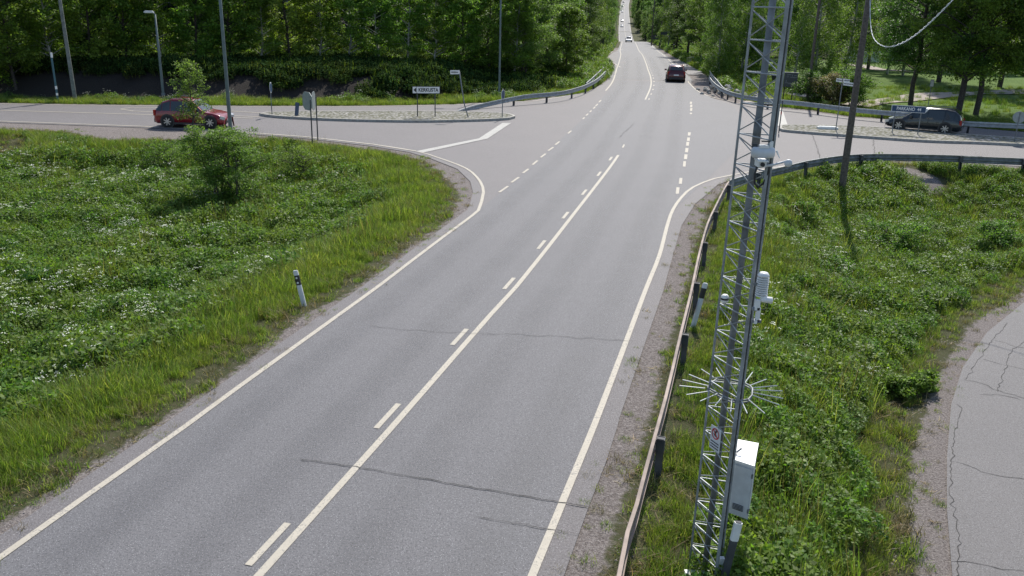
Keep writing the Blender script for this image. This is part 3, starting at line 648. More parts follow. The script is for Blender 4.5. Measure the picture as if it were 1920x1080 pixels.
field('grass', ['grass'], 75000, NEARB, lambda x, y, d, dp, px, py: (np.where(isL(x, y), np.clip(1.25 - d / 5.5, 0.2, 1), np.clip(1.0 - 0.5 * rr(px, py), 0.35, 1)) * sm(np.minimum(d, dp + .1), 0.30, 0.75) * nobare(x, y) * ~mown(px, py), 0.50 + 0.75 * sm(np.minimum(d, dp), 0.3, 2.2) * np.where(isL(x, y), 1, 0.80)), 1, label='tall green grass')
field('tall_grass', ['tall'], 16000, NEARB, lambda x, y, d, dp, px, py: (sm(fbm(x, y, .7, 21), 0.0, 0.9) * 0.55 * sm(np.minimum(d, dp), 0.8, 1.8) * nobare(x, y) * ~mown(px, py), 1.0), 22, label='tall seeding grass')
field('roadside_weeds', ['tall', 'forb', 'grass'], 16000, (-30, 2, 34, 48), lambda x, y, d, dp, px, py: (isL(x, y) * (d > 1.2) * (d < 3.4) * 0.3 * (px < 660) * ~mown(px, py), 0.72), 27, label='taller weeds along the edge of the left side road')
field('short_grass', ['short', 'dry'], 50000, NEARB, lambda x, y, d, dp, px, py: (np.where(np.minimum(d, dp) < 1.0, 0.8, 0.12) * (np.minimum(d, dp) > 0.08 + 0.25 * fbm(x, y, 1.4, 9)) + 0.9 * mown(px, py), 1.0), 2, label='short and dry grass along the verges')
field('meadow_plants', ['forb', 'lush'], 42000, NEARB, lambda x, y, d, dp, px, py: (np.where(isL(x, y), sm(d + 0.6 * fbm(x, y, .5, 2), 2.0, 3.8) * 0.9, np.maximum(rr(px, py) * 0.9, sm(fbm(x, y, .5, 3) + (y - 20) * 0.05, 0.2, 0.7) * 0.6) * sm(np.minimum(d, dp), 0.7, 1.6)) * nobare(x, y) * ~mown(px, py), np.where(isL(x, y), 1.0, 0.80)), 3, label='leafy meadow plants')
field('cow_parsley', ['cow'], 17000, NEARB, lambda x, y, d, dp, px, py: (np.where(isL(x, y), sm(d, 2.2, 4.0) * np.clip(0.06 + 0.50 * sm(fbm(x, y, .9, 4) + 0.5 * sm(-px, -420, -60), 0.1, 1.2), 0, 1) * sm(-px, -700, -300), np.clip(0.04 + 0.3 * sm(fbm(x, y, .9, 5), 0.1, 0.9), 0, 1) * sm(np.minimum(d, dp), 0.9, 1.8) * (y > 13)) * nobare(x, y) * ~mown(px, py), np.where(isL(x, y), 1.0, 0.85)), 4, label='white flowering cow parsley')
PROTO['stone'] = []
for k in range(4):
    rs_ = np.random.RandomState(500 + k); th = np.array([-1.0, 0.1, 0.9]); vs_ = np.array([[math.cos(t) * math.cos(a) * rs_.uniform(.8, 1.2), math.cos(t) * math.sin(a) * rs_.uniform(.8, 1.2), .7 * math.sin(t)] for t in th for a in np.arange(5) * 1.2566]) * 0.02
    fs_ = np.array([[i * 5 + j_, i * 5 + (j_ + 1) % 5, (i + 1) * 5 + (j_ + 1) % 5, (i + 1) * 5 + j_] for i in range(2) for j_ in range(5)] + [[10, 11, 12, 13], [10, 12, 13, 14]])
    PROTO['stone'].append(meshparts('stone', [(vs_, fs_, 'gravelstone')]))
field('gravel_stones', ['stone'], 260000, (-30, 20, 6, 50), lambda x, y, d, dp, px, py: ((((d > -1.0) & (d < 0.35)) | ((dp > -0.85) & (dp < .4))) * np.where((d > -0.55) | (dp < .4), 0.9, 0.22) * (y < 42), 1.0), 23, 0.4, 1.7, 'loose stones on the gravel shoulders', 0.5, -1.2)
field('shoulder_weeds', ['short', 'dry', 'litter'], 60000, NEARB, lambda x, y, d, dp, px, py: (((d > -0.75) & (d < 0.2) | (dp > -.6) & (dp < .2)) * np.clip(0.10 + 0.45 * sm(np.minimum(d, dp), -0.6, 0.1) + 0.25 * (fbm(x, y, 2.2, 31) > .3), 0, 1) * (y < 50), 0.55), 24, label='sparse weeds on the gravel shoulders', inner=-0.8)
field('verge_grass', ['grass', 'short'], 90000, (-62, 62, 52, 84), lambda x, y, d, dp, px, py: (np.where(isL(x, y), (d > 0.1) * (d < 3.7 + 4 * sm(x, -10, 0)) * 0.9, (d > 0.05) * (np.where(d < 4.5, .7, 0.05))), 0.95), 5, label='grass verge beyond the junction')
field('verge_flowers', ['cow', 'forb'], 14000, (-62, 60, 52, 76), lambda x, y, d, dp, px, py: (np.where(isL(x, y), (d > 1.8) * (d < 3.8) * 0.35 * (fbm(x, y, .5, 6) > -0.2), (d > 1.0) * (d < 3) * 0.08), 0.85), 6, label='flowering weeds on the verge')
field('bank_grass', ['grass', 'lush', 'grass'], 80000, (-12, 55, 76, 330), lambda x, y, d, dp, px, py: (np.where(isL(x, y), (d > 0.2) * (d < 17) * 0.9, (d > 0.2) * (d < 8) * 0.6), 1.6), 7, label='grassy bank beside the far road')
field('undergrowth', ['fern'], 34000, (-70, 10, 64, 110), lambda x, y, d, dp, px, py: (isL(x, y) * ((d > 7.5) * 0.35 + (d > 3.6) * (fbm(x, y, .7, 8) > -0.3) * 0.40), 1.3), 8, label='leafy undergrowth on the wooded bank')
field('island_weeds', ['dry', 'short'], 60000, (-16, 34, 46, 56), lambda x, y, d, dp, px, py: (0 * x, 1.0), 12) if False else None

# ------------------------------------------------------------------ trees
def tube_np(pts, rad, n=6):
    pts = np.array(pts, float); V = []; m = len(pts)
    for i in range(m):
        d = pts[min(i + 1, m - 1)] - pts[max(i - 1, 0)]; d /= np.linalg.norm(d) + 1e-9
        a = np.cross(d, [0, 0, 1.0] if abs(d[2]) < 0.95 else [1.0, 0, 0]); a /= np.linalg.norm(a); b = np.cross(d, a)
        t = np.arange(n) * 2 * np.pi / n; V.append(pts[i] + (np.cos(t)[:, None] * a + np.sin(t)[:, None] * b) * rad[i])
    V = np.concatenate(V); k = np.arange(n); Fc = np.concatenate([np.stack([i * n + k, i * n + (k + 1) % n, (i + 1) * n + (k + 1) % n, (i + 1) * n + k], 1) for i in range(m - 1)])
    return V, Fc
def make_tree(seed, H, r, base, nl, leaf, mat, bark, shape='oval', droop=0.1, tr=0.16, per=70, spread=0.55, stems=1):
    rs = np.random.RandomState(seed); TV = []; C = []
    for s_ in range(stems):
        bx, by = (rs.normal(0, 0.35, 2) if stems > 1 else (0, 0)); lean = rs.normal(0, 0.03 if stems == 1 else 0.10, 2)
        zs = np.linspace(0, H * (0.97 if stems == 1 else rs.uniform(.7, .95)), 9); P = np.stack([bx + lean[0] * zs + rs.normal(0, .06, 9), by + lean[1] * zs + rs.normal(0, .06, 9), zs], 1); P[0, 2] = -0.4
        TV.append(tube_np(P, tr * (1 - zs / H) ** 0.8 * (1 if stems == 1 else .55) + 0.012, 7) + (bark,))
        m = nl // stems
        for i in range(m):
            t = base + (1 - base) * ((i + rs.rand()) / m); z0 = t * H; f = (t - base) / (1 - base)
            if shape == 'oval': rr = r * (0.42 + 0.58 * math.sin(math.pi * min(1, (f * 0.85 + 0.14)))) if f < .9 else r * 0.42
            elif shape == 'cone': rr = r * (1.03 - f) ** 0.85
            elif shape == 'dense': rr = r * (1 - max(0, f - .35) ** 1.6 * 1.5)
            else: rr = r * (1 - (2 * f - 1) ** 2 * .6) * rs.uniform(.7, 1.1)
            rr *= rs.uniform(0.65, 1.12); az = i * 2.399 + rs.normal(0, .4); up_ = 0.55 if shape != 'cone' else -0.12
            p0 = np.array([np.interp(z0, zs, P[:, 0]), np.interp(z0, zs, P[:, 1]), z0]); d = np.array([math.cos(az), math.sin(az), 0])
            q = [p0, p0 + d * rr * .5 + [0, 0, rr * .5 * up_], p0 + d * rr + [0, 0, rr * (up_ * .75 - droop)]]
            TV.append(tube_np(q, [tr * .28 * (1 - f) + .02, tr * .14 * (1 - f) + .012, .006], 4) + (bark,))
            for u in (0.45, 0.7, 0.88, 1.0) if shape != 'cone' else (0.2, 0.4, 0.6, 0.8, 1.0):
                cc = q[0] * (1 - u) + q[2] * u + np.array([0, 0, math.sin(u * 3.14) * rr * .12]) + rs.normal(0, .22, 3) * (min(1, r / 2) if shape != 'cone' else .3)
                k = int(per * rs.uniform(.6, 1.3)); sp = spread * rs.uniform(.7, 1.25)
                e = rs.normal(0, 1, (k, 3)); e /= np.linalg.norm(e, axis=1)[:, None]; e *= (rs.rand(k) ** .45)[:, None] * sp
                e[:, 2] *= 0.62; 
                if droop > .3: e[:, 2] -= rs.exponential(.35, k) * droop
                if shape == 'cone': e *= [.8, .8, .35]; e[:, 2] -= .1
                C.append(cc + e)
    C = np.concatenate(C); V_, F_ = randleaf(C, leaf, leaf * (.62 if shape != 'cone' else .3), droop * .6, rs)
    return meshparts('trunk', TV), meshparts('crown', [(V_, F_, mat)])
TREE = {
    'leafy': [make_tree(101, 9, 2.5, .06, 52, .21, 'youngleaf', 'bark', 'dense', .1, .11, 62, .52), make_tree(102, 9, 2.2, .10, 50, .19, 'youngleaf', 'birchbark', 'dense', .15, .09, 66, .5), make_tree(103, 9, 2.8, .13, 54, .22, 'leaf', 'bark', 'oval', .1, .12, 70, .6)],
    'birch': [make_tree(111, 15, 2.9, .12, 76, .15, 'birchleaf', 'birchbark', 'oval', .55, .15, 105, .65), make_tree(112, 15, 2.5, .09, 76, .15, 'birchleaf', 'birchbark', 'oval', .6, .14, 105, .6)],
    'broad': [make_tree(121, 15, 4.3, .14, 84, .19, 'leaf', 'bark', 'oval', .2, .24, 120, .85), make_tree(122, 15, 3.9, .17, 80, .18, 'darkleaf', 'bark', 'oval', .2, .22, 120, .8)],
    'spruce': [make_tree(131, 16, 2.6, .05, 90, .26, 'needle', 'bark', 'cone', .35, .18, 26, .42), make_tree(132, 16, 2.2, .04, 90, .26, 'needle', 'bark', 'cone', .35, .17, 26, .4)],
    'willow': [make_tree(141, 8.5, 3.5, .04, 75, .15, 'paleleaf', 'bark', 'dense', .1, .12, 130, .7, 3)],
}
TM = {k: v for k, v in TREE.items()}
def plant_tree(kind, x, y, h, label, cat, group, var=None, name=None, wide=1.0, z=None):
    vs = TREE[kind]; i = random.randrange(len(vs)) if var is None else var
    H0 = {'leafy': 9, 'birch': 15, 'broad': 15, 'spruce': 16, 'willow': 8.5}[kind]
    t = empty(name or {'leafy': 'broadleaf_tree', 'birch': 'birch_tree', 'broad': 'broadleaf_tree', 'spruce': 'spruce_tree', 'willow': 'willow_tree'}[kind], (x, y, (hz(x, y) if z is None else z) - 0.05), random.uniform(0, 6.28), label, cat, group)
    s = h / H0; t.scale = (s * wide, s * wide, s)
    for nm, me in zip(('trunk', 'crown'), vs[i]): o = bpy.data.objects.new(nm, me); S.collection.objects.link(o); o.parent = t
    return t
def T(kind, px, py, D, h, label, cat=None, group=None, **k):
    p = AT(px, 100, D); return plant_tree(kind, p.x, p.y, h, label, cat or {'spruce': 'spruce', 'birch': 'birch'}.get(kind, 'tree'), group, **k)
ordn = ['first', 'second', 'third', 'fourth', 'fifth', 'sixth', 'seventh', 'eighth', 'ninth', 'tenth', 'eleventh', 'twelfth', 'thirteenth', 'fourteenth', 'fifteenth', 'sixteenth', 'seventeenth', 'eighteenth', 'nineteenth', 'twentieth', 'twenty-first', 'twenty-second', 'twenty-third', 'twenty-fourth', 'twenty-fifth']
# front row behind the left side road
marks = {60: 'left of the leaning wooden pole', 245: 'left of the short lamp post', 330: 'behind the red car', 480: 'right of the tall lamp post', 640: 'behind the left end of the island', 790: 'behind the arrow town-centre sign', 880: 'behind the bent street name sign'}
row = [(-60, 71, 8.5), (20, 71, 8.2), (95, 72.5, 8.8), (165, 73, 8.6), (235, 73.5, 8.2), (300, 74, 8.9), (365, 74.5, 8.4), (430, 75, 8.8), (490, 75, 7.6), (545, 75.5, 8.6), (600, 76, 8.2), (655, 76, 9.0), (710, 76, 8.3), (765, 76.5, 9.2), (815, 76.5, 8.6), (868, 77, 8.0), (915, 77.5, 7.2), (965, 79, 8.4)]
for i, (px, D, h) in enumerate(row):
    plc = '%s from the left in the front row' % ordn[i] if i < 12 else '%s from the right in the front row' % ordn[len(row) - 1 - i]
    T('leafy', px, 0, D + 0.8, h, 'young leafy tree behind the left side road, ' + plc, 'tree', 'young trees along the bank behind the side road', var=(1 if 560 < px < 830 else [0, 2, 1][i % 3]))
kinds = ['broad', 'spruce', 'birch', 'broad', 'birch', 'spruce']
for i, px in enumerate(range(-90, 1020, 62)):
    k = kinds[i % 6]; T(k, px + random.uniform(-14, 14), 0, (86 if px < 400 else 99) + random.uniform(0, 7), random.uniform(14, 17), 'tall %s in the second row of the left wood, %s from the left' % ({'broad': 'dark broadleaf tree', 'spruce': 'dark spruce', 'birch': 'birch'}[k], ordn[i]), None, 'tall trees of the left wood')
# beside the far road, left
lft = [('willow', 985, 82, 8.0, 'rounded willow at the end of the left guardrail'), ('willow', 1030, 93, 9.5, 'big pale round-topped willow above the left guardrail'), ('leafy', 1062, 86, 6.5, 'low bushy tree at the grass bank beside the lay-by'), ('broad', 1082, 112, 13, 'broad tree behind the round-topped willow'),
       ('birch', 1100, 132, 15, 'birch standing behind the dark roadside signs'), ('birch', 1118, 150, 16, 'birch left of the far road, nearest the signs'), ('broad', 1092, 165, 16, 'tall broadleaf tree in the wood left of the far road'), ('spruce', 1122, 190, 16, 'spruce in the wood left of the far road'), ('birch', 1136, 215, 15, 'birch close to the far road on the left'), ('broad', 1128, 250, 15, 'farthest broad tree before the dip, left of the road'), ('broad', 1040, 110, 14, 'dark tree behind the pale willow'), ('broad', 1010, 104, 14, 'broad dark tree behind the left guardrail willows')]
for k, px, D, h, lb in lft: T(k, px, 0, D, h, lb, None, 'trees left of the far road')
rgt = [('birch', 1252, 195, 15, 'birch right of the far road beyond the crest'), ('broad', 1243, 240, 14, 'broad tree right of the far road at the crest'), ('spruce', 1228, 262, 17, 'narrow dark spruce right of the far road'), ('spruce', 1268, 175, 15, 'dark spruce behind the fence at the far right verge'), ('broad', 1290, 150, 14, 'broad tree right of the far road, behind the yellow diamond sign'),
       ('broad', 1312, 134, 14, 'leafy tree just left of the yellow diamond sign'), ('broad', 1340, 118, 13.5, 'broad tree right of the yellow diamond sign'), ('birch', 1362, 104, 14, 'birch behind the right guardrail end'), ('birch', 1392, 96, 13.5, 'birch left of the lattice mast'), ('birch', 1425, 104, 14, 'birch seen through the top of the lattice mast'),
       ('birch', 1352, 92, 11, 'drooping birch beside the stone heap'), ('birch', 1495, 92, 13.5, 'birch behind the information board'), ('birch', 1535, 84, 12.5, 'birch right of the information board'), ('birch', 1588, 100, 14, 'birch behind the street name signs'), ('broad', 1560, 122, 15, 'broad tree far behind the street name signs')]
for k, px, D, h, lb in rgt: T(k, px, 0, D, h, lb, None, 'trees of the park on the right')
big = [('broad', 1722, 75, 14, 'broad park tree behind the blue direction sign', .95), ('broad', 1818, 70, 15, 'park tree with a dark trunk, left of the pair right of the black car', .9), ('broad', 1852, 71, 15, 'park tree with a dark trunk, right of the pair right of the black car', .9), ('broad', 1950, 74, 15, 'park tree at the right edge of the lawn', 1.), ('birch', 1670, 112, 14, 'birch right of the wooden pole in the park', 1.), ('birch', 1700, 108, 15, 'birch behind the sagging cable in the park', 1.),
       ('broad', 1770, 98, 15, 'broad tree in the middle of the park lawn', 1.), ('broad', 1890, 96, 16, 'dark broad tree at the back right of the park', 1.), ('birch', 1990, 92, 15, 'birch at the far right of the park', 1.), ('broad', 1630, 128, 15, 'broad tree at the back of the park lawn', 1.), ('broad', 1745, 132, 16, 'tall tree at the back of the park lawn', 1.), ('broad', 1850, 128, 16, 'tall tree at the back right of the lawn', 1.), ('spruce', 1480, 128, 16, 'dark spruce behind the information board', 1.)]
for k, px, D, h, lb, wd in big: T(k, px, 0, D, h, lb, None, 'trees of the park on the right', wide=wd)
# far-off wood that reads as one mass
def far_wood():
    rs = np.random.RandomState(77); pts = []
    for _ in range(14000):
        y = rs.uniform(95, 1500); x = rs.uniform(-0.85 * y - 20, 0.85 * y + 20); side = x - float(ctrx(y)); a = abs(side)
        if y < 112 and side < 0 and x > -30: continue
        if side > 0 and y < 175: 
            if y < 145 or a < 16: continue
        if side < 0 and (y < 100 or a < (24 if y < 260 else 7.5)): continue
        if side > 0 and a < (14 if y < 300 else 7.5): continue
        if y > 300 and a > 130 and rs.rand() < .75: continue
        if 104 < y < 300 and a > 110: continue
        if rs.rand() > (0.9 if y < 170 or (y > 300 and a < 60) else 0.45): continue
        pts.append((x, y))
    P = np.array(pts); keep = []; cell = set()
    for x, y in P:
        g = 4.6 if y < 300 else (5.5 if y > 380 and abs(x - float(ctrx(y))) < 40 else 8.5); k = (int(x / g), int(y / g), g)
        if k in cell: continue
        cell.add(k); keep.append((x, y))
    P = np.array(keep); z, d, _ = height(P[:, 0], P[:, 1]); n = len(P); srcs = []
    for kk in ('birch', 'broad', 'spruce'):
        for a, b in TREE[kk]:
            va = np.zeros(len(a.vertices) * 3); a.vertices.foreach_get('co', va); vb = np.zeros(len(b.vertices) * 3); b.vertices.foreach_get('co', vb)
            fa = np.zeros(len(a.polygons) * 4, np.int32); a.loops.foreach_get('vertex_index', fa); fb = np.zeros(len(b.polygons) * 4, np.int32); b.loops.foreach_get('vertex_index', fb)
            bark = a.materials[0]; lf = b.materials[0]
            me = fastmesh('wood_tree', np.concatenate([va.reshape(-1, 3), vb.reshape(-1, 3)]), np.concatenate([fa.reshape(-1, 4), fb.reshape(-1, 4) + len(a.vertices)]))
            me.polygons.foreach_set('material_index', np.r_[np.zeros(len(a.polygons), np.int32), np.ones(len(b.polygons), np.int32)]); me.materials.append(bark); me.materials.append(lf); srcs.append(me)
    s = rs.uniform(.85, 1.25, n)
    idx = rs.choice([0, 1, 2, 3, 4, 5], n, p=[.2, .2, .2, .15, .13, .12])
    gn_scatter('far_wood', srcs, np.stack([P[:, 0], P[:, 1], z - .1], 1), np.stack([0 * s, 0 * s, rs.uniform(0, 6.28, n)], 1), np.stack([s, s, s], 1), idx, label='mixed wood beyond the junction'); return n
NW = far_wood(); print('wood trees', NW)
# shrubs and saplings near the road
def shrub(name, seed, h, r, leaf, mat, loc, label, cat='shrub', stems=5, per=60, group=None, nl=40, spread=.3, shape='dense', tr=.05, base=.1):
    t = empty(name, loc, 0, label, cat, group); a, b = make_tree(seed, h, r, base, nl, leaf, mat, 'bark', shape, .05, tr, per, spread, stems)
    for nm, me in (('stem', a), ('foliage', b)): o = bpy.data.objects.new(nm, me); S.collection.objects.link(o); o.parent = t
    return t
def gz(px, py, guess=-1.0):
    p = G(px, py, guess)
    for _ in range(12): p = G(px, py, hz(p.x, p.y))
    return p
sap = gz(366, 272); shrub('sapling', 201, 3.9, .95, .10, 'birchleaf', sap, 'young sapling in leaf standing in front of the red car', 'sapling', 1, 27, None, 34, .26, 'oval', .04, .28)
wb = gz(432, 388); shrub('willow_bush', 202, 2.8, 1.4, .075, 'birchleaf', wb, 'thin grey-green willow bush in the middle of the left meadow', 'bush', 8, 105, None, 64, .3, 'round')
wb = gz(316, 335); shrub('willow_bush', 203, 1.4, 1.1, .075, 'leaf', wb, 'low leafy bush left of the sapling in the meadow', 'bush', 4, 40, None, 34, .3, 'round')
wb = gz(548, 345); shrub('willow_bush', 204, 1.4, 1.0, .07, 'leaf', wb, 'leafy bush in the meadow in front of the two-legged sign', 'bush', 4, 40, None, 34, .3, 'round')
for k_, (a, b, h_, r_, lb) in enumerate([(1700, 742, .42, .26, 'low leafy bush beside the footpath gravel'), (1690, 480, 1.0, .6, 'dark leafy bush on the right slope'), (1500, 425, .8, .6, 'low green bush behind the mast'), (1870, 470, .9, .8, 'broad dark-leaved bush at the right edge of the slope'), (1640, 345, .8, .8, 'leafy bush below the right guardrail'), (1850, 370, .8, .9, 'leafy bush right of the bare earth patch')]):
    q = gz(a, b); shrub('low_bush', 210 + k_, h_, r_, .08, 'leaf', q, lb, 'bush', 4, 40, None, 26, .2, 'round', .03)
for k_, (a, b, D, h_, r_, lb, m_) in enumerate([(1560, 190, 71, 1.9, 1.6, 'low reddish-brown bush behind the guardrail', 'drygrass'), (1595, 190, 71, 2.2, 1.6, 'green bush right of the reddish-brown one', 'leaf'), (1520, 190, 72, 2.0, 1.7, 'green bush left of the reddish-brown one', 'darkleaf')]):
    p = AT(a, b, D); shrub('park_shrub', 230 + k_, h_, r_, .12, m_, (p.x, p.y, hz(p.x, p.y)), lb, 'shrub', 4, 60, 'shrubs in the park', 34, .4, 'round', .05)
#---PART3---
# ------------------------------------------------------------------ guardrails
def guardrail(top_px, label, mat, first_post=0.0, side=1, ztop=0.72, group='guardrails of the junction', spacing=4.0, end_dip=(False, False), P=None):
    pts = [tuple(G(a, b, ztop))[:2] for a, b in top_px] if P is None else P
    P = resample(pts, 0.7); n = len(P); L_ = np.r_[0, np.cumsum(np.linalg.norm(np.diff(P, axis=0), axis=1))]
    z0 = np.array([float(zroad(p[1])) for p in P]); dip = np.zeros(n)
    if end_dip[0]: dip += 0.62 * np.clip(1 - L_ / 7, 0, 1)
    if end_dip[1]: dip += 0.62 * np.clip(1 - (L_[-1] - L_) / 7, 0, 1)
    root = empty('guardrail', (0, 0, 0), 0, label, 'guardrail', group)
    prof = [(-0.005, 0.0), (0.045, 0.0), (0.052, -0.015), (0.062, -0.09), (0.02, -0.135), (0.02, -0.175), (0.062, -0.22), (0.062, -0.285), (0.0, -0.31), (-0.008, -0.285), (0.05, -0.27), (0.05, -0.225), (0.008, -0.18), (0.008, -0.13), (0.05, -0.085), (0.05, -0.035), (-0.004, -0.03)]
    T_ = np.gradient(P, axis=0); T_ /= np.linalg.norm(T_, axis=1)[:, None]; Nn = np.stack([-T_[:, 1], T_[:, 0]], 1) * side; m = len(prof)
    V = [(P[i][0] + Nn[i][0] * a, P[i][1] + Nn[i][1] * a, z0[i] + ztop + b - dip[i]) for i in range(n) for a, b in prof]
    mb = MB(); mb.add(V, [(i * m + k, i * m + (k + 1) % m, (i + 1) * m + (k + 1) % m, (i + 1) * m + k) for i in range(n - 1) for k in range(m)] + [tuple(range(m)), tuple(range((n - 1) * m, n * m))])
    mb.build('rail', mat, root)
    s_ = first_post; pm = None
    while s_ < L_[-1]:
        i = min(int(np.searchsorted(L_, s_)), n - 1); p = P[i] - Nn[i] * 0.07; g = hz(p[0], p[1]); zt = z0[i] + ztop - 0.03 - dip[i]
        if zt - g > 0.2:
            if pm is None:
                q = MB(); q.box((0, 0.05, -0.45), (0.11, 0.010, 0.9)); q.box((0, -0.05, -0.45), (0.11, 0.010, 0.9)); q.box((0.05, 0, -0.45), (0.008, 0.1, 0.9)); q.box((0.0, 0, -0.12), (0.13, 0.13, 0.22))
                o = q.build('post', 'postdark', root); pm = o.data
            else: o = bpy.data.objects.new('post', pm); S.collection.objects.link(o); o.parent = root
            o.location = (p[0], p[1], zt); o.rotation_euler = (0, 0, math.atan2(T_[i][1], T_[i][0]) + math.pi / 2)
        s_ += spacing
    return root
near_px = [(1164, 1080), (1180, 997), (1197, 945), (1209, 898), (1215, 875), (1231, 816), (1250, 747), (1263, 693), (1279, 623), (1298, 545), (1312, 478), (1328, 419), (1344, 384), (1359, 354), (1367.6, 340)]
q0 = G(1164, 1080, .72); q1 = G(1197, 945, .72); ex = (q0.x - (q1.x - q0.x) * 6, q0.y - (q1.y - q0.y) * 6)
Pn = [ex] + [tuple(G(a, b, .72))[:2] for a, b in near_px]
guardrail(None, 'guardrail along the right edge of the near carriageway, beside the lattice mast', 'rust', P=Pn, first_post=0.9, side=1)
cr_px = [(1369, 338), (1403, 327.5), (1440, 319), (1475, 311), (1510, 302.5), (1540, 297), (1590, 290.5), (1640, 288.5), (1700, 289), (1766, 290.5), (1840, 293), (1920, 297)]
Pc = [tuple(G(a, b, .72))[:2] for a, b in cr_px]; Pc.append((Pc[-1][0] + 30, Pc[-1][1] - 2))
guardrail(None, 'curved guardrail seen from behind along the near edge of the right side road', 'galvdull', P=Pc, first_post=2.2, side=1)
guardrail([(857, 189.5), (887, 185), (947, 179.6), (999, 175.8), (1052, 171), (1085, 163), (1100, 157.5), (1115, 150), (1126, 142), (1135, 133)], 'guardrail curving round the far left corner below the willows', 'galv', first_post=1, side=-1, end_dip=(True, False))
guardrail([(1099, 155.5), (1112, 144), (1122, 135), (1132, 125)], 'short guardrail behind the end of the far left one', 'galv', first_post=.5, side=-1)
fr = [(1330, 141), (1336, 151), (1350, 162.5), (1370, 171.5), (1400, 178.5), (1440, 184.5), (1500, 190), (1593, 201), (1678, 209), (1800, 220.5), (1920, 232)]
Pf = [tuple(G(a, b, .72))[:2] for a, b in fr]; Pf.append((Pf[-1][0] + 40, Pf[-1][1] - 4))
guardrail(None, 'long guardrail beyond the right side road in front of the park', 'galv', P=Pf, first_post=.5, side=-1)
guardrail([(1331, 132), (1337, 141), (1345, 150), (1356, 163), (1364, 168)], 'short guardrail end beside the stone heap', 'galv', first_post=.3, side=-1)

# ------------------------------------------------------------------ poles and lamps
def pole_line(px, py_base, D=None, zb=None):
    return G(px, py_base, 0 if zb is None else zb) if D is None else AT(px, py_base, D)
def wood_pole(base, h, r, label, lean=(0, 0)):
    t = empty('utility_pole', base, 0, label, 'utility pole'); b = MB(); zs = [-.6, 0, h * .3, h * .6, h]
    b.tube([(lean[0] * z, lean[1] * z, z) for z in zs], [r * (1 - .3 * max(z, 0) / h) for z in zs], 12); b.build('pole', 'wood', t, True)
    m = MB(); m.tube([(lean[0] * h, lean[1] * h, h), (lean[0] * h, lean[1] * h, h + .05)], [r * .78, r * .2], 12); m.build('cap', 'galvdull', t)
    m = MB(); m.box((lean[0] * (h - .6), lean[1] * (h - .6) - r, h - .6), (.05, .25, .05)); m.build('cable_hook', 'galvdull', t); return t
def gp3(px, py): return gz(px, py, 0.0)
b_ = AT(1576, 370, 39.2); b_.z = hz(b_.x, b_.y); wood_pole(b_, 10.4, .150, 'brown wooden utility pole standing on the right grass slope')
b_ = G(1513.5, 188, 0.0); b_.z = hz(b_.x, b_.y); wood_pole(b_, 12.6, .125, 'dark wooden utility pole behind the park guardrail')
b_ = G(141, 187, 0.0); b_.z = hz(b_.x, b_.y); lp_ = wood_pole(b_, 10.5, .13, 'pale grey wooden pole leaning beyond the left side road', (-0.02, 0)); [c for c in lp_.children if c.name.startswith('pole')][0].data.materials[0] = simple('silvered_wood', (.20, .215, .195), .85, var=.3)
b_ = AT(1222, 75, 215); b_.z = hz(b_.x, b_.y); wood_pole(b_, 12, .14, 'thin pale pole at the verge right of the far road')
b_ = AT(1239, 75, 205); b_.z = hz(b_.x, b_.y); wood_pole(b_, 13, .15, 'thin dark pole beside the dark spruce right of the far road')
def lamp_post(base, h, r, label, head_dx=-0.6, head=True, hz_=0.0):
    t = empty('street_lamp', base, 0, label, 'street lamp', 'street lamps of the junction'); b = MB()
    b.tube([(0, 0, -.3), (0, 0, .0), (0, 0, h * .5), (0, 0, h)], [r * 1.0, r, r * .8, r * .6], 12); b.build('pole', 'pole', t, True)
    m = MB(); m.tube([(0, 0, h), (head_dx * .5, 0, h + .12), (head_dx, 0, h + .14)], [r * .5, .035, .03], 8); m.build('arm', 'pole', t, True)
    m = MB(); m.box((head_dx * 1.35, 0, h + .15), (.62, .26, .10)); m.box((head_dx * 1.35, 0, h + .21), (.5, .18, .06)); hd = m.build('lamp_head', 'offwhite', t)
    m = MB(); m.box((head_dx * 1.35, 0, h + .092), (.45, .2, .02)); m.build('lens', 'lens', hd)
    m = MB(); m.tube([(0, 0, -.05), (0, 0, .12)], [r * 1.5, r * 1.5], 12); m.build('collar', 'galvdull', t); return t
b_ = gz(433, 252, -.1); lamp_post(b_, 10.2, .105, 'tall grey lamp post standing in the meadow edge in front of the red car')
b_ = G(306.5, 181, 0); b_.z = hz(b_.x, b_.y); top = AT(291, 27, math.hypot(b_.x, b_.y)); lamp_post(b_, top.z - b_.z, .10, 'shorter lamp post with a flat head beyond the left side road', -.3)
b_ = G(936, 180, 0); b_.z = hz(b_.x, b_.y); lamp_post(b_, 10.4, .085, 'tall thin grey lamp post behind the far left guardrail', -.9)
for a, D, h, lb in ((1155, 330, 9.5, 'thin lamp post left of the far road before the side turning'),): b_ = AT(a, 60, D); b_.z = hz(b_.x, b_.y); lamp_post(b_, h + 2, .09, lb, .9)
# banded marker pole
t = empty('marker_pole', G(109, 192, 0), 0, 'blue-grey pole with white bands beyond the left side road', 'marker pole')
b = MB(); b.tube([(0, 0, -.2), (-.02, 0, 3.05)], [.06, .06], 10); b.build('pole', simple('teal_pole_paint', (.05, .13, .16), .5), t)
for z_, h_ in ((.45, .16), (.85, .2), (2.85, .3)): b = MB(); b.tube([(0, 0, z_), (0, 0, z_ + h_)], [.068, .068], 10); b.build('band', 'white', t)

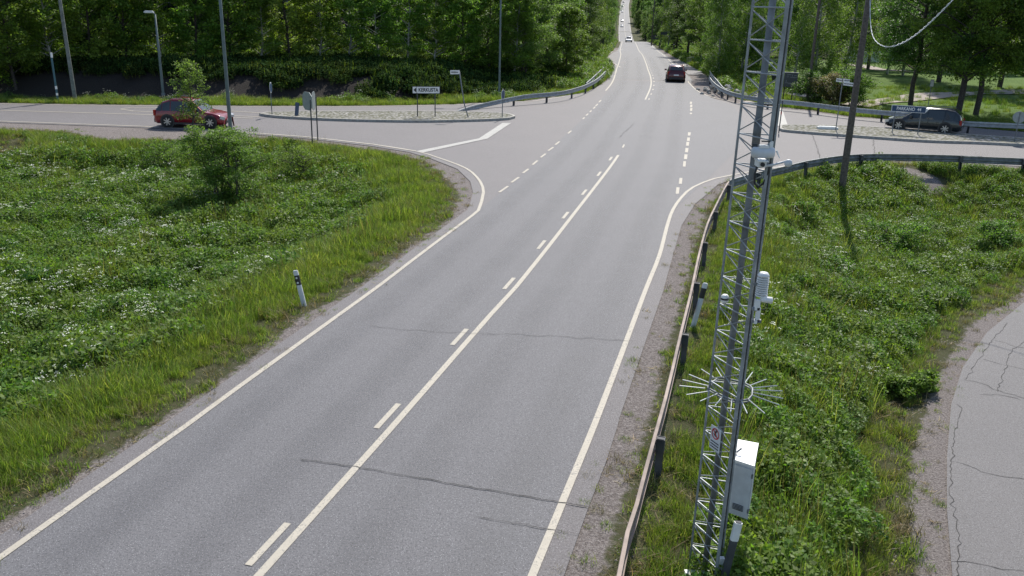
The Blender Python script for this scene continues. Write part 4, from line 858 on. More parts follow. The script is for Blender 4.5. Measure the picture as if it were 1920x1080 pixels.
# ------------------------------------------------------------------ signs
def post(mb_, x, y, z1, r=.03, z0=-.25): mb_.tube([(x, y, z0), (x, y, z1)], r, 8)
def face_board(w_, h_, t_=.02):
    b = MB(); b.box((0, 0, 0), (w_, t_, h_)); return b
def yaw_to_cam(p): return math.atan2(-p[0], p[1]) * 1.0       # board normal (-Y) towards the camera
# direction sign with black arrow
c1, c2 = G(783, 219.5, .1), G(816, 219.5, .1); ctr_ = (c1 + c2) / 2; yaw = math.atan2(c2.y - c1.y, c2.x - c1.x)
t = empty('direction_sign', (ctr_.x, ctr_.y, .13), yaw, 'white board on two posts with a black arrow and KERKUSTA on the left island', 'direction sign')
D_ = math.hypot(ctr_.x, ctr_.y); zb = AT(797, 175.5, D_).z - .13; zt = AT(797, 162, D_).z - .13; W_ = 51 * (D_ * .95 + 2.2) / F; H_ = zt - zb; zc_ = (zt + zb) / 2
hw = (c2 - c1).length / 2
for s_ in (-1, 1): b = MB(); post(b, s_ * hw, .04, zt - .05, .032); b.build('post', 'darkgrey', t)
bd = face_board(W_, H_); o = bd.build('board', 'black', t); o.location = (0, 0, zc_)
f = MB(); f.box((0, -.013, zc_), (W_ - .05, .006, H_ - .05)); f.build('face', 'white', t)
a = MB(); x0 = -W_ / 2 + .04; a.add([(x0 + .02, -.022, zc_), (x0 + .2, -.022, zc_ + .15), (x0 + .2, -.022, zc_ - .15)], [(0, 1, 2)]); a.box((x0 + .225, -.019, zc_), (.014, .006, H_ - .06)); a.build('arrow', 'black', t)
text_mesh('KERKUSTA', .30, t, 'black', (.13, -.020, zc_), name='lettering', off=.008, sx=.82)
# blue direction sign
c1, c2 = G(1672, 249, .12), G(1721, 252.5, .12); ctr_ = (c1 + c2) / 2; yaw = math.atan2(c2.y - c1.y, c2.x - c1.x)
t = empty('direction_sign', (ctr_.x, ctr_.y, .13), yaw, 'blue arrow board reading PARKANO 44 on the right island', 'direction sign')
D_ = math.hypot(ctr_.x, ctr_.y); zb = AT(1700, 210.5, D_).z - .13; zt = AT(1700, 198, D_).z - .13; H_ = zt - zb; zc_ = (zt + zb) / 2; W_ = 58 * (D_ * .95 + 2.2) / F; hw = (c2 - c1).length / 2
for s_ in (-1, 1): b = MB(); post(b, s_ * hw * .98, .045, zt - .04, .03); b.build('post', 'galvdull', t)
def arrow_outline(w2, h2, tip): return [(-w2, -h2), (w2 - tip, -h2), (w2, 0), (w2 - tip, h2), (-w2, h2)]
def prism_y(pts, y0, y1, zc2, nm, mt):
    b = MB(); n = len(pts); b.add([(x, y0, z + zc2) for x, z in pts] + [(x, y1, z + zc2) for x, z in pts], [tuple(range(n)), tuple(reversed(range(n, 2 * n)))] + [(i, (i + 1) % n, (i + 1) % n + n, i + n) for i in range(n)]); return b.build(nm, mt, t)
ox = .06
prism_y([(x + ox, z) for x, z in arrow_outline(W_ / 2, H_ / 2, .16)], -.012, .012, zc_, 'board', 'offwhite')
prism_y([(x + ox - .05, z) for x, z in arrow_outline(W_ / 2 - .09, H_ / 2 - .03, .02)], -.018, -.012, zc_, 'face', 'blue')
text_mesh('PARKANO  44', .26, t, 'white', (ox - .05, -.021, zc_), name='lettering', off=.006, sx=.80)
# two-legged sign seen from behind
c1, c2 = gz(586, 273, -.4), gz(596, 263, -.3)
yaw = math.atan2(c2.y - c1.y, c2.x - c1.x); mid = (c1 + c2) / 2
t = empty('sign_board', (mid.x, mid.y, min(c1.z, c2.z)), yaw, 'back of a grey clipped-corner sign on two thin dark legs at the meadow edge', 'road sign')
D_ = math.hypot(mid.x, mid.y); zt = AT(572, 172, D_).z - t.location.z; zb = AT(577, 206, D_).z - t.location.z; hw = (c2 - c1).length / 2
for s_ in (-1, 1): b = MB(); post(b, s_ * hw, 0, zt - .3, .032, -.4); b.build('leg', 'darkgrey', t)
H_ = zt - zb; oc = [(-.55, -.3), (-.3, -.5), (.3, -.5), (.55, -.3), (.55, .3), (.3, .5), (-.3, .5), (-.55, .3)]
w2 = hw * 1.05
prism_y([(x * w2 * 1.0, z * H_) for x, z in oc], -.03, -.01, (zt + zb) / 2, 'panel', 'signback')
o = prism_y([(x * w2 * 1.0, z * H_) for x, z in oc], .0, .02, (zt + zb) / 2, 'rear_panel', 'signback'); o.rotation_euler = (0, 0, R(38)); o.location = (-.16, .25, 0)
# round signs seen almost edge-on
def edge_sign(base, top_px, lb, disc_r=.3, ang=80, panel=None, mt='signback', zb_=0.13):
    D2 = math.hypot(base.x, base.y); h = AT(*top_px, D2).z - base.z; t = empty('road_sign', base, math.atan2(-base.x, base.y) + R(ang), lb, 'road sign')
    b = MB(); post(b, 0, .03, h - .03, .028); b.build('post', 'galvdull', t)
    b = MB()
    if panel: b.box((0, 0, h - panel[1] / 2), (panel[0], .016, panel[1]))
    else: b.lathe([(disc_r, -.008), (disc_r, .008)], 24, (0, 0, h - disc_r), axis='Y')
    p_ = b.build('plate', mt, t)
    b = MB()
    if panel: b.box((0, -.012, h - panel[1] / 2), (panel[0] * .86, .006, panel[1] * .9))
    else: b.lathe([(disc_r * .88, -.013), (disc_r * .88, -.009)], 24, (0, 0, h - disc_r), axis='Y')
    b.build('face', 'blue' if not panel or mt == 'blue' else 'offwhite', t); return t
edge_sign(G(511, 214.5, .13), (505, 154), 'round sign seen edge-on at the left tip of the left island', .32, 78, None, 'offwhite')
edge_sign(G(942.5, 220.5, .13), (946, 168), 'narrow sign seen edge-on at the right tip of the left island', .30, 70, None, 'offwhite')
t = edge_sign(G(556, 217.5, .13), (564, 192), 'dark slanted plate on the island behind the two-legged sign', .3, 58, (.40, .8), 'blue'); t.rotation_euler.y = R(13)
edge_sign(G(1902, 265.5, .13), (1915, 209), 'grey round-topped sign back at the right end of the right island', .32, 180, None, 'signback')
p = AT(1741, 195, 71); p.z = hz(p.x, p.y); edge_sign(p, (1750, 149), 'pale narrow sign on a post in the park behind the blue board', .25, 30, (.28, .5), 'signback')
# bent street name sign
Dd = math.hypot(*G(878, 220, .13)[:2]); base = G(878, 220, .13); t = empty('street_name_sign', base, 0, 'small white street name plate on a bent leaning post on the left island', 'street sign')
pp = [Vector((0, 0, -.15)), Vector((0, 0, 0))] + [AT(a, b, Dd) - base for a, b in ((871, 197), (867, 172), (861, 133))]
b = MB(); b.tube(pp, .035, 8); b.build('post', 'galvdull', t, True)
pc_ = AT(853, 135.3, Dd) - base; b = MB(); b.box(pc_ + Vector((0, -.03, 0)), (.56, .02, .23), ry=R(-2)); b.build('plate', 'white', t)
b = MB(); rs = random.Random(3)
for k in range(7): b.box(pc_ + Vector((-.2 + k * .062, -.043, .0)), (.04, .006, .07 + .03 * rs.random()), ry=R(-2))
b.build('lettering', 'black', t)
# street name plates on the right island
base = G(1567, 243.5, .13); Dd = math.hypot(base.x, base.y); t = empty('street_name_sign', base, 0, 'thin post with three small white name plates on the right island', 'street sign', )
b = MB(); b.tube([(0, 0, -.15), AT(1580.5, 146, Dd) - base], .03, 8); b.build('post', 'galvdull', t)
for a, c, w_, h_ in ((1574.5, 150.5, .43, .2), (1587, 151, .36, .17), (1591, 157.5, .62, .2)):
    pc_ = AT(a, c, Dd) - base; b = MB(); b.box(pc_ + Vector((0, -.04, 0)), (w_, .02, h_), ry=R(6)); pl = b.build('plate', 'white', t)
    b = MB(); n_ = int(w_ / .07)
    for k in range(n_): b.box(pc_ + Vector((-w_ / 2 + .06 + k * .066, -.054, -(k - n_ / 2) * .006)), (.042, .006, .06 + .02 * (k % 2)), ry=R(6))
    b.build('lettering', 'darkgrey', pl)
# tall thin marker with a red band
t = empty('marker_post', G(1460.5, 246, .13), 0, 'thin dark marker post with a red band at the left tip of the right island', 'marker post')
b = MB(); b.tube([(0, 0, -.1), (.02, 0, 1.75)], .032, 8); b.build('post', 'darkgrey', t); b = MB(); b.tube([(0.01, 0, .95), (.012, 0, 1.12)], .04, 8); b.build('band', 'red', t)
p = G(1551, 241.5, .14); t = empty('kerb_block', p, R(-4), 'white painted low block lying on the right island beside the name plate post', 'kerb block'); b = MB(); b.box((0, 0, .06), (1.15, .42, .12)); b.box((0, 0, .135), (1.0, .3, .03)); b.build('block', 'white', t)
# information board
b1, b2 = G(1471.5, 181.5, .25), G(1484, 181.5, .25); b1.z = b2.z = 0; mid = (b1 + b2) / 2; mid.z = hz(mid.x, mid.y); Dd = math.hypot(mid.x, mid.y)
t = empty('information_board', mid, R(-22), 'dark information board on two legs behind the park guardrail', 'information board'); zt = AT(1486, 137, Dd).z - mid.z; zb = AT(1482, 163, Dd).z - mid.z; W_ = 1.0
for s_ in (-1, 1): b = MB(); post(b, s_ * .32 - .05, 0, zt - .1, .045); b.build('leg', 'black', t)
b = MB(); b.box((.05, -.06, (zt + zb) / 2), (W_, .07, zt - zb)); b.build('panel', 'darkgrey', t)
b = MB(); rs = random.Random(5)
for k in range(14): b.box((.05 + rs.uniform(-.34, .34), -.098, (zt + zb) / 2 + rs.uniform(-.42, .42) * (zt - zb)), (rs.choice([.02, .2, .3]), .006, rs.choice([.02, .16]) if k % 2 else .02))
b.build('map_lines', 'galv', t); b = MB(); b.box((.05, -.03, zt + .03), (W_ + .12, .2, .05)); b.build('roof', 'galvdull', t)
p = AT(1450, 162, 84); p.z = hz(p.x, p.y); t = empty('litter_bin', p, 0, 'dark litter bin on a post beside the park path', 'litter bin'); b = MB(); b.lathe([(.2, .35), (.24, .95), (.24, 1.0), (.1, 1.08)], 14); b.build('bin', 'black', t); b = MB(); post(b, 0, .0, .4, .04); b.build('post', 'darkgrey', t)
# yellow priority-road diamond
p = AT(1314, 118, 123); p.z = hz(p.x, p.y); t = empty('priority_sign', p, 0, 'yellow diamond sign seen on a post right of the far road', 'road sign'); h = AT(1314, 81, 123).z - p.z
b = MB(); post(b, 0, .04, h, .035); b.build('post', 'galvdull', t); b = MB(); b.box((0, 0, h), (.62, .02, .62), ry=R(45)); b.build('border', 'white', t); b = MB(); b.box((0, -.014, h), (.5, .01, .5), ry=R(45)); b.build('face', 'yellow', t)
def dark_board(px, pyt, pyb, wpx, D, lb, yaw=0):
    p = AT(px, 90, D); g = hz(p.x, p.y); p.z = g; t = empty('road_sign', p, yaw, lb, 'road sign'); zt = AT(px, pyt, D).z - g; zb = AT(px, pyb, D).z - g; w_ = wpx * D / 1721
    for s_ in (-.35, .35): b = MB(); post(b, s_ * w_, .05, zt - .1, .045); b.build('leg', 'darkgrey', t)
    b = MB(); b.box((0, 0, (zt + zb) / 2), (w_, .03, zt - zb)); b.build('panel', 'darkgrey', t)
dark_board(1127.5, 70.5, 83.5, 8, 150, 'dark narrow sign back on the grass bank left of the far road'); dark_board(1137, 49, 61, 15, 200, 'wider dark sign back among the trees left of the far road', R(15)); dark_board(1228, 66, 74, 10, 225, 'small dark board at the verge beyond the crest, right side')
dark_board(1243, 60, 65, 12, 190, 'small reddish board between the trees right of the far road')
# dark bollards and railing at the far right verge
for a, b2_, D, h, lb in ((1263, 97, 160, 1.6, 'dark square post at the far right verge, nearer one'), (1236.5, 82, 195, 1.2, 'dark square post at the far right verge, farther one')):
    p = AT(a, b2_, D); p.z = hz(p.x, p.y); t = empty('bollard', p, 0, lb, 'bollard'); b = MB(); b.box((0, 0, h / 2 - .1), (.22, .22, h + .2)); b.build('post', 'black', t); b = MB(); b.box((0, 0, h + .05), (.26, .26, .1)); b.build('cap', 'galvdull', t)
a1, a2 = onroad([(1287, 124), (1300, 118)], 0); t = empty('railing', (0, 0, 0), 0, 'low metal railing beside the side turning right of the far road', 'railing'); b = MB()
for k in range(9): u = k / 8; x, y = a1[0] * (1 - u) + a2[0] * u, a1[1] * (1 - u) + a2[1] * u; z = hz(x, y); b.tube([(x, y, z - .1), (x, y, z + 1.05)], .025, 5)
b.build('bars', 'galvdull', t); b = MB()
for zz in (.15, .6, 1.05): b.tube([(a1[0], a1[1], hz(*a1[:2]) + zz), (a2[0], a2[1], hz(*a2[:2]) + zz)], .03, 5)
b.build('rails', 'galvdull', t)
# delineator posts
def delineator(base, h, lb, refl=True, yaw=0.0, lean=0.0, front='offwhite', r=.055, mt2=None):
    t = empty('delineator_post', base, yaw, lb, 'delineator', 'delineator posts along the road'); top2 = mt2; t.rotation_euler = (0, R(lean), yaw); b = MB(); o5 = [(-r, -.02), (-.03, -.035), (.03, -.035), (r, -.02), (r, .02), (-r, .02)]
    b.poly(o5, -.2, h - .02); b.poly([(x * .8, y * .8) for x, y in o5], h - .02, h); b.build('post', front, t)
    b = MB(); b.poly([(x * 1.06, y * 1.1) for x, y in o5], *((h - .36, h - .12) if mt2 is None else (h - .26, h - .01))); b.build('black_band' if mt2 is None else 'white_top', mt2 or 'black', t)
    if refl:
        for z in (h - .18, h - .30): b = MB(); b.lathe([(.024, -.044), (.024, -.036)], 12, (0, 0, z), axis='Y'); b.build('reflector', 'white', t)
    return t
g = gz(570.5, 573, -.1); Dg = math.hypot(g.x, g.y); delineator(g, AT(553, 507, Dg).z - g.z, 'white post with a black band and two reflectors at the left verge', True, R(-5), -11)
g = gz(1299, 614, -.3); Dg = math.hypot(g.x, g.y); delineator(g, AT(1323, 531, Dg).z - g.z, 'grey-white post leaning behind the near guardrail', False, R(10), 11)
g = AT(1352, 1082, 9.55); g.z = hz(g.x, g.y); tp = AT(1374, 979, 9.55); delineator(g, tp.z - g.z, 'white-topped post with shade-darkened grey body right beside the foot of the lattice mast', False, R(5), 7, 'postdark', .045, 'white')  # grey of the body is shade put into the colour
g = onroad([(1143, 128)], 0)[0]; delineator(Vector((g[0], g[1], hz(g[0], g[1]))), 1.1, 'thin post at the lay-by corner left of the far road', False)
g = onroad([(1158, 92)], 0)[0]; delineator(Vector((g[0] - .8, g[1], hz(g[0], g[1]))), 1.1, 'thin post at the far end of the lay-by', False)
g = gz(1.5, 284, -.6); t = empty('boundary_marker', g, 0, 'white and red marker post cut by the left picture edge', 'marker post'); b = MB(); b.box((0, 0, .75), (.14, .1, .7)); b.build('top', 'white', t); b = MB(); b.box((0, 0, .3), (.15, .11, .22)); b.build('red_band', 'red', t); b = MB(); b.box((0, 0, 0), (.16, .12, .4)); b.build('base', 'black', t)
# stone heap beside the right rail
def stones(c, n, rx, ry, s, label):
    b = MB(); rs = np.random.RandomState(5); ico = None
    for k in range(n):
        x = c.x + rs.normal(0, rx); y = c.y + rs.normal(0, ry); r = s * rs.uniform(.5, 1.2); z = hz(x, y) + r * .3 + .3 * max(0, 1 - abs(x - c.x) / rx / 1.5)
        V = []; 
        for th in (-1.2, -.5, .3, 1.0):
            for p_ in range(7): q = r * (1 + rs.normal(0, .13)); V.append((x + q * math.cos(th) * math.cos(p_ * .898), y + q * math.cos(th) * math.sin(p_ * .898), z + q * math.sin(th) * .75))
        b.add(V, [(i * 7 + k2, i * 7 + (k2 + 1) % 7, (i + 1) * 7 + (k2 + 1) % 7, (i + 1) * 7 + k2) for i in range(3) for k2 in range(7)] + [tuple(range(21, 28)), tuple(reversed(range(7)))])
    tag(b.build('stone_heap', simple('pale_boulders', (.36, .35, .32), .9, var=.3, scale=2)), label, 'stones')
c = AT(1375, 166, 76.5); stones(c, 60, 1.5, 2.2, .26, 'heap of pale boulders behind the guardrail left of the mast')
c = AT(1362, 166, 78); c = AT(1424, 172, 76)

# ------------------------------------------------------------------ lattice mast with weather instruments
DT = 10.0
def vert(px, D, dx=0.0): p = AT(px, 10, D); return Vector((p.x, p.y, 0))
Lp, FRp, NRp = vert(1411.5, DT + .05), vert(1484, DT + .05), vert(1476, DT - .36)
ZB, ZT2 = -0.55, 10.2
def mp(p, z, k=0.0):
    s = -0.085 * (7 - z) / 7.4; return Vector((p.x + s, p.y, z))
cT = (Lp + FRp + NRp) / 3
mast = empty('lattice_mast', (cT.x, cT.y, ZB), 0, 'triangular galvanised lattice mast carrying road weather instruments, beside the near guardrail', 'lattice mast')
def pm(name, mb_, mat, parent=mast, smooth=False):
    o = mb_.build(name, mat, parent, smooth)
    if parent is mast: o.location = -mast.location
    return o
for p, r in ((Lp, .014), (FRp, .016), (NRp, .021)):
    b = MB(); b.tube([mp(p, ZB - .2), mp(p, ZT2)], r, 10); pm('leg', b, 'mastgrey')
DZ = .3335; nodes = [6.985 - DZ * k for k in range(-9, 23)]
def brace(A, B, r, both):
    b = MB(); b.tube([Vector(), B - A], r, 6); rm = None
    for i, z in enumerate(nodes):
        o = pm('rung', b, 'galv') if rm is None else bpy.data.objects.new('rung', rm)
        if rm is not None: S.collection.objects.link(o); o.parent = mast
        rm = o.data; o.location = mp(A, z) - mast.location
    b = MB(); u = mp(A, DZ - .03) - mp(A, 0); q = mp(B, DZ - .03) - mp(A, 0)
    b.tube([u, mp(B, .03) - mp(A, 0)], r * .85, 5)
    if both: b.tube([q, mp(A, .03) - mp(A, 0)], r * .85, 5)
    rm = None
    for z in nodes[1:]:
        o = pm('brace', b, 'mastgrey') if rm is None else bpy.data.objects.new('brace', rm)
        if rm is not None: S.collection.objects.link(o); o.parent = mast
        rm = o.data; o.location = mp(A, z) - mast.location
brace(Lp, NRp, .0085, True); brace(Lp, FRp, .0080, False); brace(NRp, FRp, .007, False)
cp = vert(1448, DT - .1); b = MB(); b.tube([mp(cp, .05), mp(cp, ZT2)], .038, 12); b.tube([mp(cp, 5.55), mp(cp, 5.85)], .045, 12); pm('cable_conduit', b, 'galvdull', smooth=True)
cw = vert(1479, DT - .2); b = MB()
for d_ in (-.012, .006, .022): b.tube([mp(cw + Vector((d_, .02, 0)), z) for z in (-.4, 2, 4, 6, 8, 10)], .008, 6)
pm('cables', b, 'darkgrey')
cpad = G(1285, 1072, -.38); b = MB(); b.lathe([(.27, -.5), (.27, .0), (.24, .03)], 20, (cpad.x, cpad.y, -.40)); pm('concrete_foot', b, simple('pale_concrete', (.38, .37, .34), .9, scale=10))
b = MB(); bx_ = AT(1322, 1075, 9.75); b.box((bx_.x, bx_.y, bx_.z - .03), (.5, .16, .05)); b.box(AT(1352, 1062, 9.7), (.06, .06, .26)); pm('foot_bracket', b, 'white')
# climb guard: a flat ring of outward rods
zg = AT(1365, 735, 9.85).z; b = MB()
ring = [(1331, 719), (1327, 727), (1345, 737), (1370, 749), (1388, 751), (1403, 749), (1410, 741), (1411, 729), (1407, 724), (1394, 717), (1372, 712), (1348, 708)]
rp = [G(a, c, zg) for a, c in ring]; b.tube(rp + rp[:1], .011, 6); b.tube([q - Vector((0, 0, .03)) for q in rp + rp[:1]], .009, 6); cg = pm('climb_guard', b, 'galvdull')
b = MB()
for x0, y0, x1, y1 in ((1338, 707, 1315, 692), (1331, 718, 1292, 702), (1327, 723, 1280, 712), (1322, 728, 1274, 723), (1332, 733, 1287, 740), (1345, 738, 1313, 752), (1353, 706, 1343, 690), (1355, 743, 1341, 760), (1372, 750, 1370, 773), (1390, 751, 1401, 775), (1403, 749, 1434, 775), (1411, 741, 1461, 759), (1412, 736, 1468, 747), (1412, 731, 1467, 733), (1411, 727, 1457, 723), (1405, 723, 1437, 711), (1397, 717, 1411, 698)):
    b.tube([G(x0, y0, zg), G(x1, y1, zg)], .006, 5)
b.build('guard_rods', 'offwhite', cg)
def on_mast(name, loc, rz, label, cat): return empty(name, loc, rz, label, cat)
# no-climbing sign
pc_ = AT(1345, 822, 9.55); fdir = math.atan2(NRp.y - Lp.y, NRp.x - Lp.x)
sg = on_mast('warning_plate', pc_, fdir, 'grey warning plate with a red no-climbing symbol on the lattice mast', 'warning sign'); b = MB(); b.box((0, -.03, 0), (.185, .006, .30)); b.build('plate', 'offwhite', sg)
b = MB()
for k in range(28):
    a0, a1_ = k * 2 * math.pi / 28, (k + 1) * 2 * math.pi / 28
    b.add([(r_ * math.cos(a_), -.036, .065 + r_ * math.sin(a_)) for r_, a_ in ((.07, a0), (.07, a1_), (.055, a1_), (.055, a0))], [(0, 1, 2, 3)])
b.box((0, -.036, .065), (.125, .003, .014), ry=R(45)); b.build('prohibition_ring', 'red', sg)
b = MB(); b.box((.0, -.0345, .07), (.02, .003, .06), ry=R(12)); b.box((.012, -.0345, .095), (.05, .003, .01), ry=R(-30)); b.box((-.012, -.0345, .045), (.05, .003, .01), ry=R(35)); b.lathe([(.011, -.036), (.011, -.0335)], 10, (.008, 0, .105), axis='Y'); b.build('climber_symbol', 'black', sg)
b = MB()
for k in range(3):
    for j2 in range(5): b.box((-.062 + j2 * .031, -.036, -.045 - k * .035), (.024, .003, .012))
b.build('lettering', 'black', sg)
# cabinet
zc1 = 1.56; cor = [G(a, c, zc1) for a, c in ((1372.4, 862), (1414.6, 875.7), (1422.4, 832.4), (1381.4, 824.6))]; zc0 = AT(1359, 960, math.hypot(cor[0].x, cor[0].y)).z
cen = sum((Vector((q.x, q.y, 0)) for q in cor), Vector()) / 4
cb = empty('equipment_cabinet', (cen.x, cen.y, zc0), 0, 'white and grey equipment cabinet fixed to the side of the lattice mast', 'cabinet')
loc = [(q.x - cen.x, q.y - cen.y) for q in cor]; b = MB(); b.poly([(x * .96, y * .96) for x, y in loc], 0, zc1 - zc0 - .02); b.build('body', 'offwhite', cb); b = MB(); b.poly(loc, zc1 - zc0 - .02, zc1 - zc0 + .012); b.build('lid', 'white', cb)
f0, f1 = Vector((*loc[0], 0)), Vector((*loc[1], 0)); fd = (f1 - f0).normalized(); fn = Vector((fd.y, -fd.x, 0))
b = MB(); m_ = (f0 + f1) / 2 * .985 + fn * .004; b.box((m_.x, m_.y, (zc1 - zc0) / 2 - .01), ((f1 - f0).length * .88, .008, (zc1 - zc0) * .9), rz=math.atan2(fd.y, fd.x)); dr = b.build('door', 'offwhite', cb)
b = MB(); q = f0 * .8 + fn * .02 + fd * .02; b.lathe([(.012, -.01), (.012, .01)], 10, (q.x, q.y, .45), axis='Y'); b.build('lock', 'black', dr)
b = MB(); q = Vector((*loc[0], 0)) * .6 + Vector((*loc[3], 0)) * .1; b.tube([(q.x, q.y, zc1 - zc0), (q.x, q.y, zc1 - zc0 + .05), (q.x + .06, q.y + .02, zc1 - zc0 + .09)], .012, 6); b.build('cable_gland', 'galvdull', cb)
b = MB()
for z_ in (.12, .62): q = f1 * .93 + fn * .014; b.box((q.x, q.y, z_), (.02, .02, .06), rz=math.atan2(fd.y, fd.x))
b.build('hinges', 'galvdull', dr); b = MB()
for k in range(5): q = (f0 + f1) / 2 + fn * .012; b.box((q.x, q.y, .10 + k * .018), (.14, .006, .007), rz=math.atan2(fd.y, fd.x))
b.build('vent', 'darkgrey', dr)
b = MB(); q = cor[0]; e_ = mp(NRp, .9); b.tube([(q.x + .03 - cen.x, q.y + .04 - cen.y, .1), (q.x - cen.x, q.y - cen.y + .05, -.08), (e_.x - cen.x, e_.y - cen.y, -.15), (e_.x - cen.x, e_.y - cen.y, -1.0)], .011, 6); b.build('supply_cable', 'black', cb, True)
# sensor housing high on the mast, arm with round sensor head
p = AT(1431, 286, 9.6); hs_ = empty('sensor_housing', p, R(-4), 'grey horizontal sensor housing with white fittings high on the mast', 'sensor'); b = MB(); b.tube([(-.12, 0, 0), (-.105, 0, 0), (.10, 0, 0), (.115, 0, 0)], [.04, .058, .058, .045], 16); b.build('body', 'offwhite', hs_, True)
b = MB(); b.box((.0, .0, .065), (.10, .07, .03)); b.box((.075, .0, .085), (.035, .035, .07)); b.build('clamp', 'white', hs_); b = MB(); b.tube([(.13, -.02, .03), (.17, -.03, -.05)], [.012, .005], 6); b.build('rod', 'white', hs_)
b = MB(); b.box((.02, .0, .12), (.10, .02, .015)); b.box((-.09, .04, .06), (.05, .05, .05)); b.build('bracket', 'darkgrey', hs_)
p = AT(1426, 306, 9.6); ca = empty('road_camera', p, 0, 'small white camera with black cable loop below the sensor housing', 'camera'); b = MB(); b.box((0, 0, 0), (.09, .14, .06)); b.box((.0, -.02, .036), (.11, .17, .012)); b.build('body', 'white', ca); b = MB(); b.lathe([(.022, -.10), (.022, -.06)], 12, (0, 0, 0), axis='Y'); b.build('lens', 'black', ca)
b = MB(); b.tube([(-.03, 0, -.02), (-.05, 0, -.12), (-.04, 0, -.22), (.0, 0, -.26), (.05, 0, -.22), (.09, 0, -.1), (.1, 0, 0)], .012, 6); b.build('cable', 'black', ca, True)
a0, a1_, a2_ = AT(1420, 313.5, 9.6), AT(1448, 309.5, 9.55), AT(1474, 302.5, 9.5); ar = empty('road_surface_sensor', a0, 0, 'curved white arm ending in a round disc-like sensor head, right of the mast', 'sensor')
b = MB(); b.tube([(0, 0, 0), a1_ - a0, a2_ - a0], [.013, .013, .011], 8); b.build('arm', 'offwhite', ar, True); hd = AT(1478, 306, 9.5) - a0; b = MB(); b.lathe([(.005, -.03), (.036, -.022), (.042, .0), (.036, .022), (.005, .03)], 18, tuple(hd), axis='Y'); b.build('sensor_head', 'offwhite', ar, True)
# radiation shield
pt, pb = AT(1432, 510, 9.55), AT(1427, 556, 9.55); h = pt.z - pb.z; rsd = empty('radiation_shield', pb, 0, 'white louvred temperature shield on the right side of the mast', 'sensor'); b = MB()
for k in range(9): z = h * (.05 + .088 * k); b.lathe([(.04, z), (.066, z - .004), (.066, z + .006), (.04, z + .012)], 20)
b.build('louvres', 'white', rsd); b = MB(); b.tube([(0, 0, 0), (0, 0, h * .9)], .036, 10); b.build('core', 'darkgrey', rsd); b = MB(); b.lathe([(.064, h * .83), (.064, h * .88), (.045, h * .98), (.02, h)], 20); b.build('cap', 'white', rsd, True); b = MB(); b.box((-.06, 0, h * .5), (.08, .02, .03)); b.build('bracket', 'galvdull', rsd)
# visibility sensor
p = AT(1420, 568, 9.5); vs = empty('visibility_sensor', p, 0, 'white two-armed visibility sensor below the louvred shield', 'sensor'); b = MB(); b.tube([(.03, 0, .04), (.045, 0, .045), (.155, 0, .035), (.165, 0, .035)], [.015, .034, .036, .02], 14); b.build('upper_head', 'white', vs, True)
b = MB(); b.box((0.0, 0, -.02), (.055, .05, .12)); b.box((.02, 0, -.13), (.04, .05, .16)); b.build('body', 'white', vs); b = MB(); b.tube([(.11, 0, .0), (.115, 0, -.05), (.09, 0, -.075), (.04, 0, -.08)], .006, 6); b.build('cable', 'black', vs, True); b = MB(); b.tube([(-.05, 0, -.07), (.04, 0, -.07)], .022, 10); b.box((0.01, 0, -.21), (.10, .05, .035)); b.build('clamp', 'galvdull', vs); b = MB(); b.box((-.005, -.01, -.215), (.035, .05, .04)); b.build('lower_head', 'white', vs)
p = AT(1359, 560, 9.97); cl = empty('cable_clamp', p, 0, 'white clamp on the left leg of the mast', 'clamp'); b = MB(); b.lathe([(.03, -.05), (.045, -.03), (.045, .03), (.03, .05)], 12); b.build('shell', 'white', cl, True); b = MB(); b.lathe([(.047, -.01), (.047, .012)], 12); b.build('strap', 'black', cl)

# sagging aerial cable
pts = [AT(a, c, D) for a, c, D in ((1633, -150, 34), (1632, -60, 33.5), (1631.5, 0, 33), (1632, 40, 32.6), (1636, 66, 32), (1645, 80, 31.5), (1660, 87.5, 31), (1677, 86, 31), (1700, 76, 31.5), (1722, 61, 32), (1748, 38, 32.5), (1786, 0, 33), (1850, -70, 34), (1960, -190, 35))]
P3 = []
for i in range(len(pts) - 1):
    p0_, p1_, p2_, p3_ = pts[max(i - 1, 0)], pts[i], pts[i + 1], pts[min(i + 2, len(pts) - 1)]
    for k in range(16):
        t_ = k / 16; P3.append(.5 * ((2 * p1_) + (-p0_ + p2_) * t_ + (2 * p0_ - 5 * p1_ + 4 * p2_ - p3_) * t_ ** 2 + (-p0_ + 3 * p1_ - 3 * p2_ + p3_) * t_ ** 3))
root = empty('aerial_cable', (0, 0, 0), 0, 'pale twisted overhead cable sagging beside the wooden pole', 'cable')
for ph in (0, math.pi):
    b = MB(); Q = []; s_ = 0
    for i, p_ in enumerate(P3):
        if i: s_ += (P3[i] - P3[i - 1]).length
        am = .020 if i > 110 else .008
        Q.append(p_ + Vector((math.cos(s_ * 14 + ph) * am, 0, math.sin(s_ * 14 + ph) * am)))
    b.tube(Q, .0095, 6); b.build('strand', 'offwhite', root, True)

